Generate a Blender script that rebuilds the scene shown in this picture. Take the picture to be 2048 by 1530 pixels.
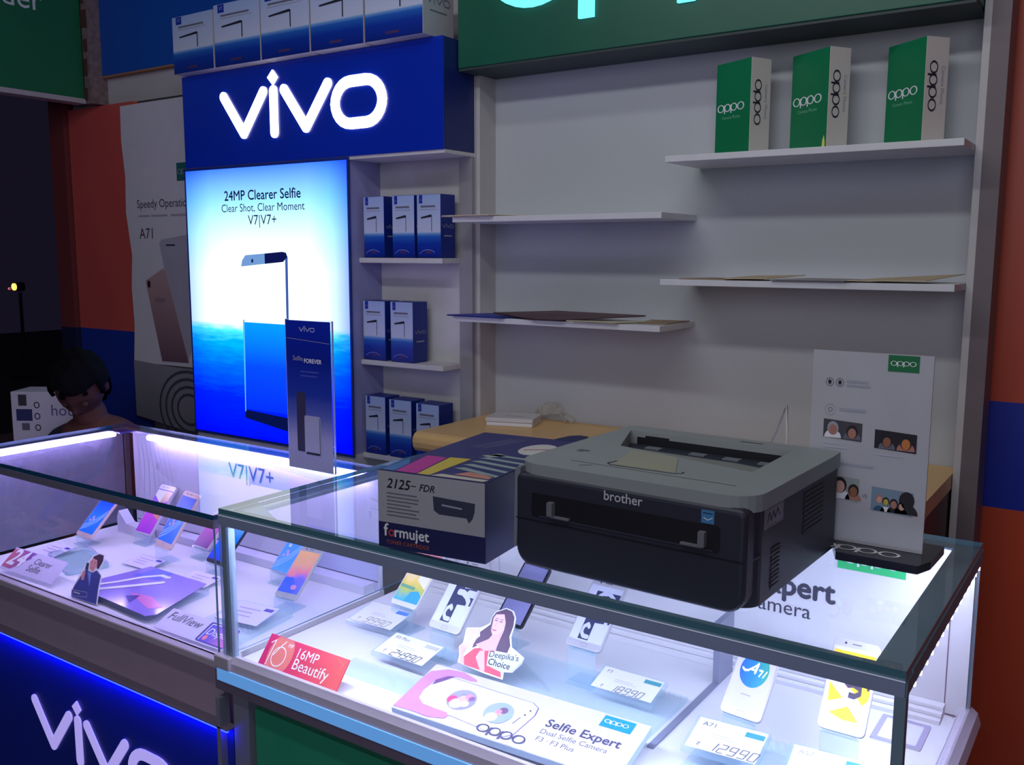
import bpy, bmesh, math, random
from mathutils import Vector, Matrix
random.seed(7)
SC = bpy.context.scene
COL = SC.collection
for o in list(bpy.data.objects):
    bpy.data.objects.remove(o)

# ------------------------------------------------------------------ camera, world, lights, exposure
F_PX, YAW, PITCH, ROLL, EYE = 1865.0, -0.5985, -0.137, 0.003, 1.51
fwd = Vector((math.sin(YAW)*math.cos(PITCH), math.cos(YAW)*math.cos(PITCH), math.sin(PITCH)))
rgt = Vector((math.cos(YAW), -math.sin(YAW), 0)); up = rgt.cross(fwd)
r2 = rgt*math.cos(ROLL)+up*math.sin(ROLL); u2 = up*math.cos(ROLL)-rgt*math.sin(ROLL)
cam = bpy.data.cameras.new('camera'); co = bpy.data.objects.new('camera', cam); COL.objects.link(co)
cam.sensor_width = 36; cam.lens = F_PX/2048*36; cam.clip_start = .02
co.matrix_world = Matrix(((r2.x, u2.x, -fwd.x, 0), (r2.y, u2.y, -fwd.y, 0), (r2.z, u2.z, -fwd.z, EYE), (0, 0, 0, 1)))
SC.camera = co
w = bpy.data.worlds.new('night'); SC.world = w; w.use_nodes = True
w.node_tree.nodes['Background'].inputs[0].default_value = (.32, .25, .62, 1)
w.node_tree.nodes['Background'].inputs[1].default_value = .022
SC.view_settings.view_transform = 'Standard'; SC.view_settings.look = 'None'
SC.view_settings.gamma = 1; SC.view_settings.use_curve_mapping = False
SC.view_settings.exposure = 0.0
try:
    SC.cycles.max_bounces = 8; SC.cycles.transparent_max_bounces = 24
    SC.cycles.sample_clamp_indirect = 4
except Exception: pass
def area(name, loc, target, sx, sy, watts, col):
    l = bpy.data.lights.new(name, 'AREA'); l.shape = 'RECTANGLE'; l.size = sx; l.size_y = sy; l.energy = watts; l.color = col
    o = bpy.data.objects.new(name, l); COL.objects.link(o); o.location = loc
    o.rotation_euler = (Vector(target)-Vector(loc)).to_track_quat('-Z', 'Y').to_euler(); return o
area('ceiling_tube', (-1.0, .35, 2.85), (-1.0, 2.2, 1.4), 2.2, .12, 11, (.95, .97, 1))
area('ceiling_tube_far', (-.9, 1.15, 2.95), (-.9, 2.2, 1.0), 1.6, .12, 4.0, (.93, .96, 1))
area('front_fill', (.6, -2.6, 2.3), (-1.3, 1.6, .9), 3.2, 1.6, 38, (.84, .84, 1))  # added fill behind the camera, standing in for unseen lights of the hall

# ------------------------------------------------------------------ materials
MATS = {}
def lin(c):
    return tuple((x/255/12.92 if x/255 <= .04045 else ((x/255+.055)/1.055)**2.4) for x in c)
def M(name, c, rough=.5, metal=0, es=0, ec=None, var=.06, scale=18, spec=.5):
    if name in MATS: return MATS[name]
    m = bpy.data.materials.new(name); m.use_nodes = True; nt = m.node_tree; b = nt.nodes['Principled BSDF']
    c = lin(c)
    tc = nt.nodes.new('ShaderNodeTexCoord'); nz = nt.nodes.new('ShaderNodeTexNoise'); nz.inputs['Scale'].default_value = scale
    nz.inputs['Detail'].default_value = 3
    mx = nt.nodes.new('ShaderNodeMix'); mx.data_type = 'RGBA'
    mx.inputs[6].default_value = (*[x*(1-var) for x in c], 1); mx.inputs[7].default_value = (*[min(1, x*(1+var)) for x in c], 1)
    nt.links.new(tc.outputs['Object'], nz.inputs['Vector']); nt.links.new(nz.outputs[0], mx.inputs[0])
    nt.links.new(mx.outputs[2], b.inputs['Base Color'])
    b.inputs['Roughness'].default_value = rough; b.inputs['Metallic'].default_value = metal
    b.inputs['Specular IOR Level'].default_value = spec
    if es:
        b.inputs['Emission Color'].default_value = (*lin(ec or (255, 255, 255)), 1); b.inputs['Emission Strength'].default_value = es
    MATS[name] = m; return m
def EM(name, c, s):
    if name in MATS: return MATS[name]
    m = bpy.data.materials.new(name); m.use_nodes = True; nt = m.node_tree; nt.nodes.clear()
    e = nt.nodes.new('ShaderNodeEmission'); e.inputs[0].default_value = (*lin(c), 1); e.inputs[1].default_value = s
    o = nt.nodes.new('ShaderNodeOutputMaterial'); nt.links.new(e.outputs[0], o.inputs[0]); MATS[name] = m; return m
def GLASS(name, tint=(1, 1, 1), refl=1.45, rough=.01, haze=0, hazec=(.8, .85, .9)):
    if name in MATS: return MATS[name]
    m = bpy.data.materials.new(name); m.use_nodes = True; nt = m.node_tree; nt.nodes.clear()
    t = nt.nodes.new('ShaderNodeBsdfTransparent'); t.inputs[0].default_value = (*tint, 1)
    g = nt.nodes.new('ShaderNodeBsdfGlossy'); g.inputs['Roughness'].default_value = rough; g.inputs[0].default_value = (.95, .97, 1, 1)
    fr = nt.nodes.new('ShaderNodeFresnel'); fr.inputs[0].default_value = refl
    geo = nt.nodes.new('ShaderNodeNewGeometry'); inv = nt.nodes.new('ShaderNodeMath'); inv.operation = 'SUBTRACT'; inv.inputs[0].default_value = 1
    mul = nt.nodes.new('ShaderNodeMath'); mul.operation = 'MULTIPLY'
    nt.links.new(geo.outputs['Backfacing'], inv.inputs[1]); nt.links.new(fr.outputs[0], mul.inputs[0]); nt.links.new(inv.outputs[0], mul.inputs[1])
    mix = nt.nodes.new('ShaderNodeMixShader'); nt.links.new(mul.outputs[0], mix.inputs[0])
    base = t.outputs[0]
    if haze:
        d = nt.nodes.new('ShaderNodeBsdfDiffuse'); d.inputs[0].default_value = (*hazec, 1)
        m2 = nt.nodes.new('ShaderNodeMixShader'); m2.inputs[0].default_value = haze
        nt.links.new(t.outputs[0], m2.inputs[1]); nt.links.new(d.outputs[0], m2.inputs[2]); base = m2.outputs[0]
    nt.links.new(base, mix.inputs[1]); nt.links.new(g.outputs[0], mix.inputs[2])
    o = nt.nodes.new('ShaderNodeOutputMaterial'); nt.links.new(mix.outputs[0], o.inputs[0]); MATS[name] = m; return m
def RAMP(name, axis, stops, rough=.45, emit=0, noise=0, nscale=6, vec=None):
    """colour that runs along one axis of the piece (a printed gradient)"""
    if name in MATS: return MATS[name]
    m = bpy.data.materials.new(name); m.use_nodes = True; nt = m.node_tree; b = nt.nodes['Principled BSDF']
    tc = nt.nodes.new('ShaderNodeTexCoord'); sp = nt.nodes.new('ShaderNodeSeparateXYZ'); nt.links.new(tc.outputs['Generated'], sp.inputs[0])
    r = nt.nodes.new('ShaderNodeValToRGB'); cr = r.color_ramp
    while len(cr.elements) < len(stops): cr.elements.new(.5)
    for e, (p, c) in zip(cr.elements, stops): e.position = p
    for e, (p, c) in zip(cr.elements, stops): e.color = (*lin(c), 1)
    src = sp.outputs[axis]
    if noise:
        nz = nt.nodes.new('ShaderNodeTexNoise'); nz.inputs['Scale'].default_value = nscale; nt.links.new(tc.outputs['Generated'], nz.inputs['Vector'])
        ma = nt.nodes.new('ShaderNodeMath'); ma.operation = 'MULTIPLY_ADD'; ma.inputs[1].default_value = noise
        sb = nt.nodes.new('ShaderNodeMath'); sb.operation = 'SUBTRACT'; sb.inputs[1].default_value = noise/2
        nt.links.new(nz.outputs[0], ma.inputs[0]); nt.links.new(src, ma.inputs[2]); nt.links.new(ma.outputs[0], sb.inputs[0]); src = sb.outputs[0]
    nt.links.new(src, r.inputs[0]); nt.links.new(r.outputs[0], b.inputs['Base Color']); b.inputs['Roughness'].default_value = rough
    if emit:
        nt.links.new(r.outputs[0], b.inputs['Emission Color']); b.inputs['Emission Strength'].default_value = emit
    MATS[name] = m; return m

white_lam = M('white_laminate', (205, 203, 203), .45)
white_paint = M('white_paint', (196, 192, 196), .7, scale=4, var=.08)
paper = M('white_paper', (225, 225, 228), .6)
card = M('white_card', (222, 220, 226), .5)
alu = M('brushed_aluminium', (150, 155, 165), .38, .85)
alu_dark = M('dull_aluminium_frame', (104, 112, 128), .5, .5)
glass = GLASS('clear_glass', (.965, .985, .985))
glass_edge = M('green_glass_edge', (74, 116, 132), .25)
acrylic = GLASS('clear_acrylic', (.93, .97, .99), 1.35, .03, .10, (.75, .88, .95))
acr_blue = GLASS('cyan_tinted_acrylic', (.93, .975, .995), 1.4, .03, .08, (.72, .88, .97))
ink = M('dark_ink', (30, 30, 48), .6)
ink_grey = M('grey_ink', (105, 105, 120), .6)
ink_pale = M('pale_ink', (160, 160, 175), .6)
ink_white = M('white_ink', (232, 232, 236), .55)
led_white = EM('white_led_tube', (236, 232, 255), 13.0)
green_print = M('green_print', (20, 132, 84), .5)

# ------------------------------------------------------------------ geometry helpers
X, Y, Z = Vector((1, 0, 0)), Vector((0, 1, 0)), Vector((0, 0, 1))
class Fr:
    def __init__(s, o, u, v): s.o = Vector(o); s.u = Vector(u); s.v = Vector(v); s.n = s.u.cross(s.v)
    def p(s, a, b, c=0): return s.o+s.u*a+s.v*b+s.n*c
def front(y, x=0, z=0): return Fr((x, y, z), X, Z)
def right(x, y=0, z=0): return Fr((x, y, z), Y, Z)
def top(z, x=0, y=0): return Fr((x, y, z), X, Y)
TXT = {}
def text_geo(body, bold=0, res=3):
    k = (body, bold, res)
    if k in TXT: return TXT[k]
    c = bpy.data.curves.new('lettering', 'FONT'); c.body = body; c.size = 1; c.resolution_u = res; c.offset = bold; c.fill_mode = 'FRONT'
    o = bpy.data.objects.new('lettering', c); COL.objects.link(o)
    bpy.context.view_layer.update()
    me = o.evaluated_get(bpy.context.evaluated_depsgraph_get()).to_mesh()
    vs = [(v.co.x, v.co.y) for v in me.vertices]; fs = [tuple(p.vertices) for p in me.polygons]
    # keep every face wound the same way round
    out = []
    for f in fs:
        a = sum(vs[f[i]][0]*vs[f[(i+1) % len(f)]][1]-vs[f[(i+1) % len(f)]][0]*vs[f[i]][1] for i in range(len(f)))
        out.append(f if a > 0 else tuple(reversed(f)))
    wd = max([v[0] for v in vs] or [0]); x0 = min([v[0] for v in vs] or [0])
    bpy.data.objects.remove(o); bpy.data.curves.remove(c)
    TXT[k] = (vs, out, x0, wd); return TXT[k]
def rrect(x0, y0, x1, y1, r, n=5):
    pts = []
    rs = r if isinstance(r, (tuple, list)) else (r,)*4           # BL BR TR TL
    for (cx, cy, a0, q) in ((x0, y0, 180, 0), (x1, y0, 270, 1), (x1, y1, 0, 2), (x0, y1, 90, 3)):
        rr = rs[q]; sx = 1 if cx == x0 else -1; sy = 1 if cy == y0 else -1
        if rr <= 0: pts.append((cx, cy)); continue
        for i in range(n+1):
            a = math.radians(a0+90*i/n); pts.append((cx+sx*rr+rr*math.cos(a), cy+sy*rr+rr*math.sin(a)))
    return pts
def ell(cx, cy, a, b, n=28, a0=0, a1=360):
    full = abs(a1-a0) >= 360
    return [(cx+a*math.cos(math.radians(a0+(a1-a0)*i/(n if full else n-1))), cy+b*math.sin(math.radians(a0+(a1-a0)*i/(n if full else n-1)))) for i in range(n)]
class G:
    def __init__(s): s.v = []; s.f = []; s.m = []; s.mats = []
    def mi(s, m):
        if m not in s.mats: s.mats.append(m)
        return s.mats.index(m)
    def add(s, vs, fs, m):
        b = len(s.v); s.v += [tuple(v) for v in vs]; k = s.mi(m)
        for f in fs: s.f.append(tuple(i+b for i in f)); s.m.append(k)
        return s
    def box(s, x0, x1, y0, y1, z0, z1, m, edge=None):
        vs = [(x0, y0, z0), (x1, y0, z0), (x1, y1, z0), (x0, y1, z0), (x0, y0, z1), (x1, y0, z1), (x1, y1, z1), (x0, y1, z1)]
        return s.add(vs, [(0, 3, 2, 1), (4, 5, 6, 7), (0, 1, 5, 4), (1, 2, 6, 5), (2, 3, 7, 6), (3, 0, 4, 7)], m)
    def slab(s, axis, x0, x1, y0, y1, z0, z1, mface, medge):
        """a pane: big faces one material, thin edges another"""
        vs = [(x0, y0, z0), (x1, y0, z0), (x1, y1, z0), (x0, y1, z0), (x0, y0, z1), (x1, y0, z1), (x1, y1, z1), (x0, y1, z1)]
        fs = {'z': [(0, 3, 2, 1), (4, 5, 6, 7)], 'y': [(0, 1, 5, 4), (2, 3, 7, 6)], 'x': [(1, 2, 6, 5), (3, 0, 4, 7)]}
        for a in 'xyz': s.add(vs, fs[a], mface if a == axis else medge)
        return s
    def prism(s, pts, fr, d0, d1, m, mside=None, cap=True):
        n = len(pts)
        if sum(pts[i][0]*pts[(i+1) % n][1]-pts[(i+1) % n][0]*pts[i][1] for i in range(n)) < 0: pts = list(reversed(pts))
        vs = [fr.p(a, b, d0) for a, b in pts]+[fr.p(a, b, d1) for a, b in pts]
        sides = [(i, (i+1) % n, n+(i+1) % n, n+i) for i in range(n)]
        if cap: s.add(vs, [tuple(range(n))[::-1], tuple(range(n, 2*n))], m)
        return s.add(vs, sides, mside or m)
    def poly(s, pts, fr, off, m):
        n = len(pts)
        if sum(pts[i][0]*pts[(i+1) % n][1]-pts[(i+1) % n][0]*pts[i][1] for i in range(n)) < 0: pts = list(reversed(pts))
        return s.add([fr.p(a, b, off) for a, b in pts], [tuple(range(n))], m)
    def rect(s, x0, y0, x1, y1, fr, off, m): return s.poly([(x0, y0), (x1, y0), (x1, y1), (x0, y1)], fr, off, m)
    def ring(s, outer, inner, fr, off, m, depth=0):
        n = len(outer); vs = [fr.p(a, b, off) for a, b in outer]+[fr.p(a, b, off) for a, b in inner]
        fs = [(i, (i+1) % n, n+(i+1) % n, n+i) for i in range(n)]
        s.add(vs, fs, m)
        if depth:
            for L, flip in ((outer, False), (inner, True)):
                w_ = [fr.p(a, b, off) for a, b in L]+[fr.p(a, b, off-depth) for a, b in L]
                q = [(n+i, n+(i+1) % n, (i+1) % n, i) for i in range(n)]
                s.add(w_, [tuple(reversed(x)) for x in q] if flip else q, m)
        return s
    def stroke(s, path, wd, fr, off, m, caps=True, depth=0, n=7):
        """one outline round a polyline with round ends and joins"""
        P = [Vector((a, b)) for a, b in path]; h = wd/2; L = []; R = []
        def nrm(a, b): d = (b-a).normalized(); return Vector((-d.y, d.x))
        for i, p in enumerate(P):
            if i == 0: k = nrm(P[0], P[1]); L.append(p+k*h); R.append(p-k*h)
            elif i == len(P)-1: k = nrm(P[-2], P[-1]); L.append(p+k*h); R.append(p-k*h)
            else:
                k1, k2 = nrm(P[i-1], p), nrm(p, P[i+1]); turn = k1.x*k2.y-k1.y*k2.x
                mid = (k1+k2).normalized(); mi = mid*(h/max(.25, mid.dot(k1)))
                a1, a2 = math.atan2(k1.y, k1.x), math.atan2(k2.y, k2.x)
                da = (a2-a1+math.pi) % (2*math.pi)-math.pi
                arc = [Vector((math.cos(a1+da*j/5), math.sin(a1+da*j/5)))*h for j in range(6)]
                if turn > 0: L.append(p+mi); R += [p-k for k in arc]
                else: R.append(p-mi); L += [p+k for k in arc]
        out = list(R)
        if caps:
            k = nrm(P[-2], P[-1]); a = math.atan2(-k.y, -k.x)
            out += [P[-1]+Vector((math.cos(a+math.pi*j/n), math.sin(a+math.pi*j/n)))*h for j in range(1, n)]
        out += L[::-1]
        if caps:
            k = nrm(P[0], P[1]); a = math.atan2(k.y, k.x)
            out += [P[0]+Vector((math.cos(a+math.pi*j/n), math.sin(a+math.pi*j/n)))*h for j in range(1, n)]
        pts = [(q.x, q.y) for q in out]
        if depth: return s.prism(pts, fr, off-depth, off, m)
        return s.poly(pts, fr, off, m)
    def tube(s, path, r, m, n=8):
        P = [Vector(p) for p in path]; rings = []
        for i, p in enumerate(P):
            d = (P[min(i+1, len(P)-1)]-P[max(i-1, 0)]).normalized()
            a = d.cross(Z if abs(d.z) < .9 else X).normalized(); b = d.cross(a)
            rings.append([p+a*r*math.cos(2*math.pi*j/n)+b*r*math.sin(2*math.pi*j/n) for j in range(n)])
        vs = [q for R in rings for q in R]; fs = []
        for i in range(len(P)-1):
            for j in range(n): fs.append((i*n+j, i*n+(j+1) % n, (i+1)*n+(j+1) % n, (i+1)*n+j))
        fs += [tuple(range(n))[::-1], tuple((len(P)-1)*n+j for j in range(n))]
        return s.add(vs, fs, m)
    def text(s, body, fr, x, y, m, size=None, width=None, height=None, bold=0, align='L', shear=0, off=0, rot=0):
        vs, fs, x0, x1 = text_geo(body)
        size = size or (width/(x1-x0)); sx = (width/(x1-x0)) if width else size
        wd = (x1-x0)*sx; ox = {'L': 0, 'C': -wd/2, 'R': -wd}[align]
        ca, sa = math.cos(rot), math.sin(rot)
        for dx, dy, k in (((0, 0, 0),) if not bold else ((-bold, 0, 0), (bold, 0, 1), (0, bold, 2), (0, -bold, 3))):   # heavy faces: the outline laid over itself
            out = []
            for a, b in vs:
                px, py = (a-x0+dx)*sx+ox+shear*b*size, (b+dy)*size
                out.append(fr.p(x+px*ca-py*sa, y+px*sa+py*ca, off+k*2e-5))
            s.add(out, fs, m)
        return s
    def lines(s, fr, x, y, widths, pitch, th, m, off):
        for i, wd in enumerate(widths): s.rect(x, y-i*pitch-th, x+wd, y-i*pitch, fr, off, m)
        return s
W = {}
def thing(name, label, cat, loc=(0, 0, 0), rot=None, group=None):
    o = bpy.data.objects.new(name, None); COL.objects.link(o); o.empty_display_size = .05
    m = Matrix.Translation(loc) @ (rot.to_4x4() if rot else Matrix.Identity(4))
    o.matrix_world = m; W[o] = m
    o['label'] = label; o['category'] = cat
    if group: o['group'] = group
    return o
def build(name, g, parent=None, world=True, smooth=False, bevel=0, seg=2, label=None, stuff=False):
    """one mesh object; world=True means the coordinates are world ones and are brought into the thing's own"""
    r = parent
    while r is not None and r not in W: r = r.parent
    inv = W[r].inverted() if (r is not None and world) else Matrix.Identity(4)
    me = bpy.data.meshes.new(name); me.from_pydata([inv @ Vector(v) for v in g.v], [], g.f)
    for m in g.mats: me.materials.append(m)
    me.polygons.foreach_set('material_index', g.m); me.update()
    if smooth: me.polygons.foreach_set('use_smooth', [True]*len(me.polygons))
    o = bpy.data.objects.new(name, me); COL.objects.link(o)
    if parent: o.parent = parent
    if bevel:
        bm = bmesh.new(); bm.from_mesh(me); bmesh.ops.remove_doubles(bm, verts=bm.verts, dist=1e-6); bm.to_mesh(me); bm.free()
        b = o.modifiers.new('bevel', 'BEVEL'); b.width = bevel; b.segments = seg; b.limit_method = 'ANGLE'; b.angle_limit = math.radians(50)
    if label: o['label'] = label
    if stuff or name in SMALL: o['kind'] = 'stuff'
    return o
SMALL = ('lettering', 'printed_front', 'side_print', 'phone_picture', 'second_phone_picture', 'swirl_print', 'brand_tag', 'printed_top', 'screen_print', 'label_print', 'photo_print')
def struct(name, g, parent=None, **k):
    o = build(name, g, parent, **k)
    if parent is None: o['kind'] = 'structure'; W[o] = Matrix.Identity(4)
    return o
def single(name, label, cat, g, group=None, **k):
    o = build(name, g, None, **k); o['label'] = label; o['category'] = cat; W[o] = Matrix.Identity(4)
    if group: o['group'] = group
    return o
def copy_tree(o, parent=None):
    c = o.copy(); COL.objects.link(c)
    if parent: c.parent = parent
    for ch in list(o.children): copy_tree(ch, c)
    return c
def R3(u, v): n = u.cross(v); return Matrix(((u.x, v.x, n.x), (u.y, v.y, n.y), (u.z, v.z, n.z)))
def leanrot(yaw, lean):
    u = Vector((math.cos(yaw), math.sin(yaw), 0)); b = Vector((-math.sin(yaw), math.cos(yaw), 0))
    return R3(u, b*math.cos(lean)+Z*math.sin(lean))
def zrot(a): return Matrix.Rotation(a, 3, 'Z')
D = math.radians
# ---- marks: the two shops' word marks in unit form
class Letters:
    """collects each big letter as a part of its own"""
    def __init__(s): s.gs = []
    def new(s): s.gs.append(G()); return s.gs[-1]
    def build(s, parent, **k):
        for q in s.gs: build('letter', q, parent, **k)
def mark_ovals(g, fr, x, y, s, m, off, depth=0):
    """the round four-letter mark; s = half width of its first letter, (x, y) its centre"""
    def o(cx, a): g.ring([(x+cx*s+a*s*math.cos(t), y+.79*s*math.sin(t)) for t in TT], [(x+cx*s+(a-.30)*s*math.cos(t), y+.62*s*math.sin(t)) for t in TT], fr, off, m, depth)
    TT = [2*math.pi*i/32 for i in range(32)]
    L = g if isinstance(g, Letters) else None
    for cx, a, sx in ((0, 1, None), (1.93, .94, .98), (3.79, .94, 2.84), (5.76, 1, None)):
        if L: g = L.new()
        o(cx, a)
        if sx is None: continue
        if depth: g.prism([(x+sx*s, y-1.125*s), (x+(sx+.30)*s, y-1.125*s), (x+(sx+.30)*s, y+.55*s), (x+sx*s, y+.55*s)], fr, off-depth, off+.0002, m)
        else: g.rect(x+sx*s, y-1.125*s, x+(sx+.30)*s, y+.55*s, fr, off+.00005, m)
def mark_strokes(g, fr, x, y, s, m, off, depth=0, thin=1.0):
    """the stroke-built four-letter mark; (x, y) its middle, s = 1 at the big sign's size"""
    w_ = .034*s*thin
    T = lambda pts: [(x+a*s, y+b*s) for a, b in pts]
    L = g if isinstance(g, Letters) else None
    if L: g = L.new()
    g.stroke(T([(-.372, .068), (-.274, -.06), (-.172, .068)]), w_, fr, off, m, depth=depth)
    if L: g = L.new()
    g.stroke(T([(-.123, .067), (-.123, -.067)]), w_, fr, off, m, depth=depth)
    d = T([(-.123, .133), (-.101, .108), (-.124, .085), (-.148, .110)])
    (g.prism(d, fr, off-depth, off, m) if depth else g.poly(d, fr, off, m))
    if L: g = L.new()
    g.stroke(T([(-.073, .066), (.025, -.06), (.125, .066)]), w_, fr, off, m, depth=depth)
    if L: g = L.new()
    h = .034*s*thin/2
    ov = lambda k: rrect(x+.155*s-k, y-.063*s-k, x+.352*s+k, y+.063*s+k, .066*s+k, 6)
    g.ring(ov(h), ov(-h), fr, off, m, depth)
SEG = {'0': 'abcdef', '1': 'bc', '2': 'abged', '3': 'abgcd', '4': 'fgbc', '5': 'afgcd', '6': 'afgedc', '7': 'abc', '8': 'abcdefg', '9': 'abcdfg'}
def digits(g, fr, x, y, txt, h, m, off, sh=.25):
    w_ = h*.5; t = h*.1
    S = {'a': ((0, 1), (1, 1)), 'b': ((1, 1), (1, .5)), 'c': ((1, .5), (1, 0)), 'd': ((0, 0), (1, 0)), 'e': ((0, .5), (0, 0)), 'f': ((0, 1), (0, .5)), 'g': ((0, .5), (1, .5))}
    for ch in txt:
        if ch in SEG:
            for k in SEG[ch]:
                (a, b), (c, d) = S[k]
                q = [(x+a*w_+sh*b*h, y+b*h), (x+c*w_+sh*d*h, y+d*h)]
                g.stroke(q, t, fr, off, m, caps=False)
        x += h*.78
def rupee(g, fr, x, y, h, m, off):
    t = h*.1
    for p in ([(0, 1), (.6, 1)], [(0, .75), (.6, .75)], [(.05, .5), (.3, .5), (.42, .75), (.3, 1)], [(.1, .5), (.5, 0)]):
        g.stroke([(x+a*h, y+b*h) for a, b in p], t, fr, off, m, caps=False)

# ------------------------------------------------------------------ the setting
g = G(); g.box(-9, 4, -3, 2.6, -.1, 0, M('dark_floor_tile', (70, 66, 72), .35)); struct('floor', g)
g = G(); g.box(-18, 4, 2.6, 12, -.12, -.02, M('street_asphalt', (46, 44, 48), .8)); struct('floor', g)
g = G(); g.box(-4.3, 4, -3, 2.6, 3.05, 3.15, M('ceiling_paint', (120, 120, 125), .8)); struct('ceiling', g)
orange = M('orange_wall_paint', (196, 76, 48), .34, scale=3)
pink_orange = M('orange_column_paint', (212, 90, 84), .28, scale=3); blue_col = M('blue_column_paint', (30, 58, 164), .35, scale=3)
bluew = M('blue_wall_paint', (16, 42, 160), .4, scale=3)
g = G(); g.box(-4.09, -.40, 2.47, 2.6, 0, 3.05, white_paint); struct('wall_back', g)
g = G()
for z0, z1, m in ((0, .906, orange), (.906, 1.165, bluew), (1.165, 3.05, orange)): g.box(-.40, 1.6, 2.47, 2.6, z0, z1, m)
struct('wall_right', g)
g = G()
g.box(-4.085, -3.60, 2.44, 2.47, 0, 1.167, blue_col); g.box(-4.085, -3.60, 2.44, 2.47, 1.167, 2.142, pink_orange)
struct('wall_corner', g)
g = G(); g.box(-4.21, -4.095, 2.42, 2.6, 0, 1.167, M('dark_blue_jamb', (20, 24, 70), .6)); g.box(-4.21, -4.095, 2.42, 2.6, 1.167, 3.05, M('maroon_jamb', (120, 52, 54), .6)); struct('trim_1', g)
rust = M('peeling_rusty_paint', (130, 112, 112), .8, var=.7, scale=45)
g = G(); g.box(-3.86, -3.815, 2.39, 2.47, 2.145, 3.05, rust)
for i in range(9): g.box(-3.852+.004*(i % 3), -3.838+.006*(i % 4), 2.383, 2.392, 2.16+.1*i, 2.21+.1*i+.02*(i % 2), M('rust_flakes', (84, 52, 42), .9))
struct('trim_2', g)
g = G(); g.rect(0, 0, .001, .001, front(2.469), 0, white_paint)
g = G(); g.box(-3.70, -2.9, 2.464, 2.4705, 2.139, 2.144, M('dark_wall_joint', (70, 66, 72), .9)); struct('trim_3', g)  # thin dark strip along the wall joint

# ---- distant light, taken for a motorbike headlamp; its pole and housing are made up
t = thing('distant_lamp', 'small glowing yellow lamp far out in the dark street', 'lamp', (-11.3, 6, 0))
g = G(); g.tube([(0, 0, 0), (0, 0, 1.03)], .02, ink, 8); g.box(-.12, .12, -.1, .1, -.02, .03, ink); build('pole', g, t, world=False)
g = G(); g.prism(ell(0, 0, .055, .055, 14), front(-.06, 0, 1.10), -.1, 0, ink); build('housing', g, t, world=False)
g = G(); g.prism(ell(0, 0, .050, .042, 14), front(-.062, 0, 1.10), 0, .012, EM('warm_lamp_glow', (255, 190, 80), 3)); build('lens', g, t, world=False)
g = G(); g.prism(ell(0, 0, .017, .014, 10), front(-.062, -.14, 1.075), -.02, .0, EM('red_lamp_glow', (255, 120, 130), .7)); g.box(-.14, 0, -.06, -.05, 1.07, 1.08, ink); build('indicator_lamp', g, t, world=False)

# ---- big boards on the walls
t = thing('hanging_sign', 'green hanging sign board with white lettering over the dark doorway', 'sign', (-3.86, 1.7, 2.145))
g = G(); g.box(-3.92, -3.86, .6, 2.385, 2.165, 3.0, M('green_sign_vinyl', (30, 112, 72), .4)); build('board', g, t)
g = G(); g.box(-3.925, -3.852, .6, 2.387, 2.145, 2.165, M('grey_sign_trim', (190, 180, 186), .5)); build('bottom_trim', g, t)
g = G(); g.text('Leader', right(-3.86, 0, 0), 2.222, 2.492, ink_white, size=.125, align='R', off=.001); build('lettering', g, t)
t = thing('sign_board', 'plain blue sign board high on the back wall beside green hanging sign', 'sign', (-3.3, 2.45, 2.26))
g = G(); g.box(-3.812, -2.2, 2.445, 2.47, 2.262, 3.0, M('blue_sign_vinyl', (14, 84, 190), .45)); build('board', g, t)
g = G(); g.box(-3.815, -2.2, 2.440, 2.47, 2.255, 2.262, M('worn_orange_edge', (170, 120, 90), .7)); build('edge_trim', g, t)

# wall poster with a slightly wavy left edge
t = thing('wall_poster', 'white wall poster with a rose gold phone picture left of the lightbox', 'poster', (-3.4, 2.43, 1.05))
fp = front(2.428)
lft = [(-3.665, 1.035), (-3.648, 1.2), (-3.655, 1.36), (-3.640, 1.5), (-3.668, 1.68), (-3.660, 1.83), (-3.676, 1.98), (-3.672, 2.125)]
g = G(); g.prism([(-2.6, 1.045), (-2.6, 2.13)]+lft[::-1], fp, -.004, 0, M('poster_vinyl', (226, 222, 234), .5)); build('sheet', g, t)
g = G()
g.text('Speedy Operation', fp, -3.585, 1.698, M('poster_ink', (70, 66, 84), .6), width=.355, height=None, off=.001)
g.lines(fp, -3.578, 1.668, [.075, .0], .03, .008, M('poster_faint_ink', (176, 170, 184), .6), .001); g.lines(fp, -3.49, 1.668, [.11], .03, .008, M('poster_faint_ink', (176, 170, 184), .6), .001); g.lines(fp, -3.36, 1.668, [.12], .03, .008, M('poster_faint_ink', (168, 160, 176), .6), .001)
g.text('A71', fp, -3.578, 1.570, M('poster_ink', (70, 66, 84), .6), width=.092, off=.001)
build('lettering', g, t)
g = G(); q = [(-3.552, 1.392), (-3.425, 1.446), (-3.41, 1.43), (-3.282, 1.056), (-3.462, 1.052)]
g.poly(q, fp, .0015, RAMP('rose_gold_print', 2, [(0, (120, 92, 108)), (.6, (176, 140, 148)), (1, (196, 164, 166))], .5))
g.prism(ell(-3.528, 1.378, .011, .016, 12), fp, .001, .002, ink); g.text('oppo', fp, -3.49, 1.305, ink_grey, size=.035, off=.002); build('phone_picture', g, t)
g = G(); g.poly([(-3.445, 1.55), (-3.43, 1.565), (-3.24, 1.585), (-3.2, 1.2), (-3.29, 1.06), (-3.418, 1.44)], fp, .0008, M('poster_pale_phone', (184, 180, 200), .5))
g.lines(fp, -3.40, 1.545, [.06], .03, .006, ink, .0012); build('second_phone_picture', g, t)
g = G(); g.rect(-3.308, 1.80, -3.19, 1.872, fp, .001, M('poster_teal_tag', (36, 110, 112), .5)); mark_ovals(g, fp, -3.288, 1.837, .013, ink_pale, .002); build('brand_tag', g, t)
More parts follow.
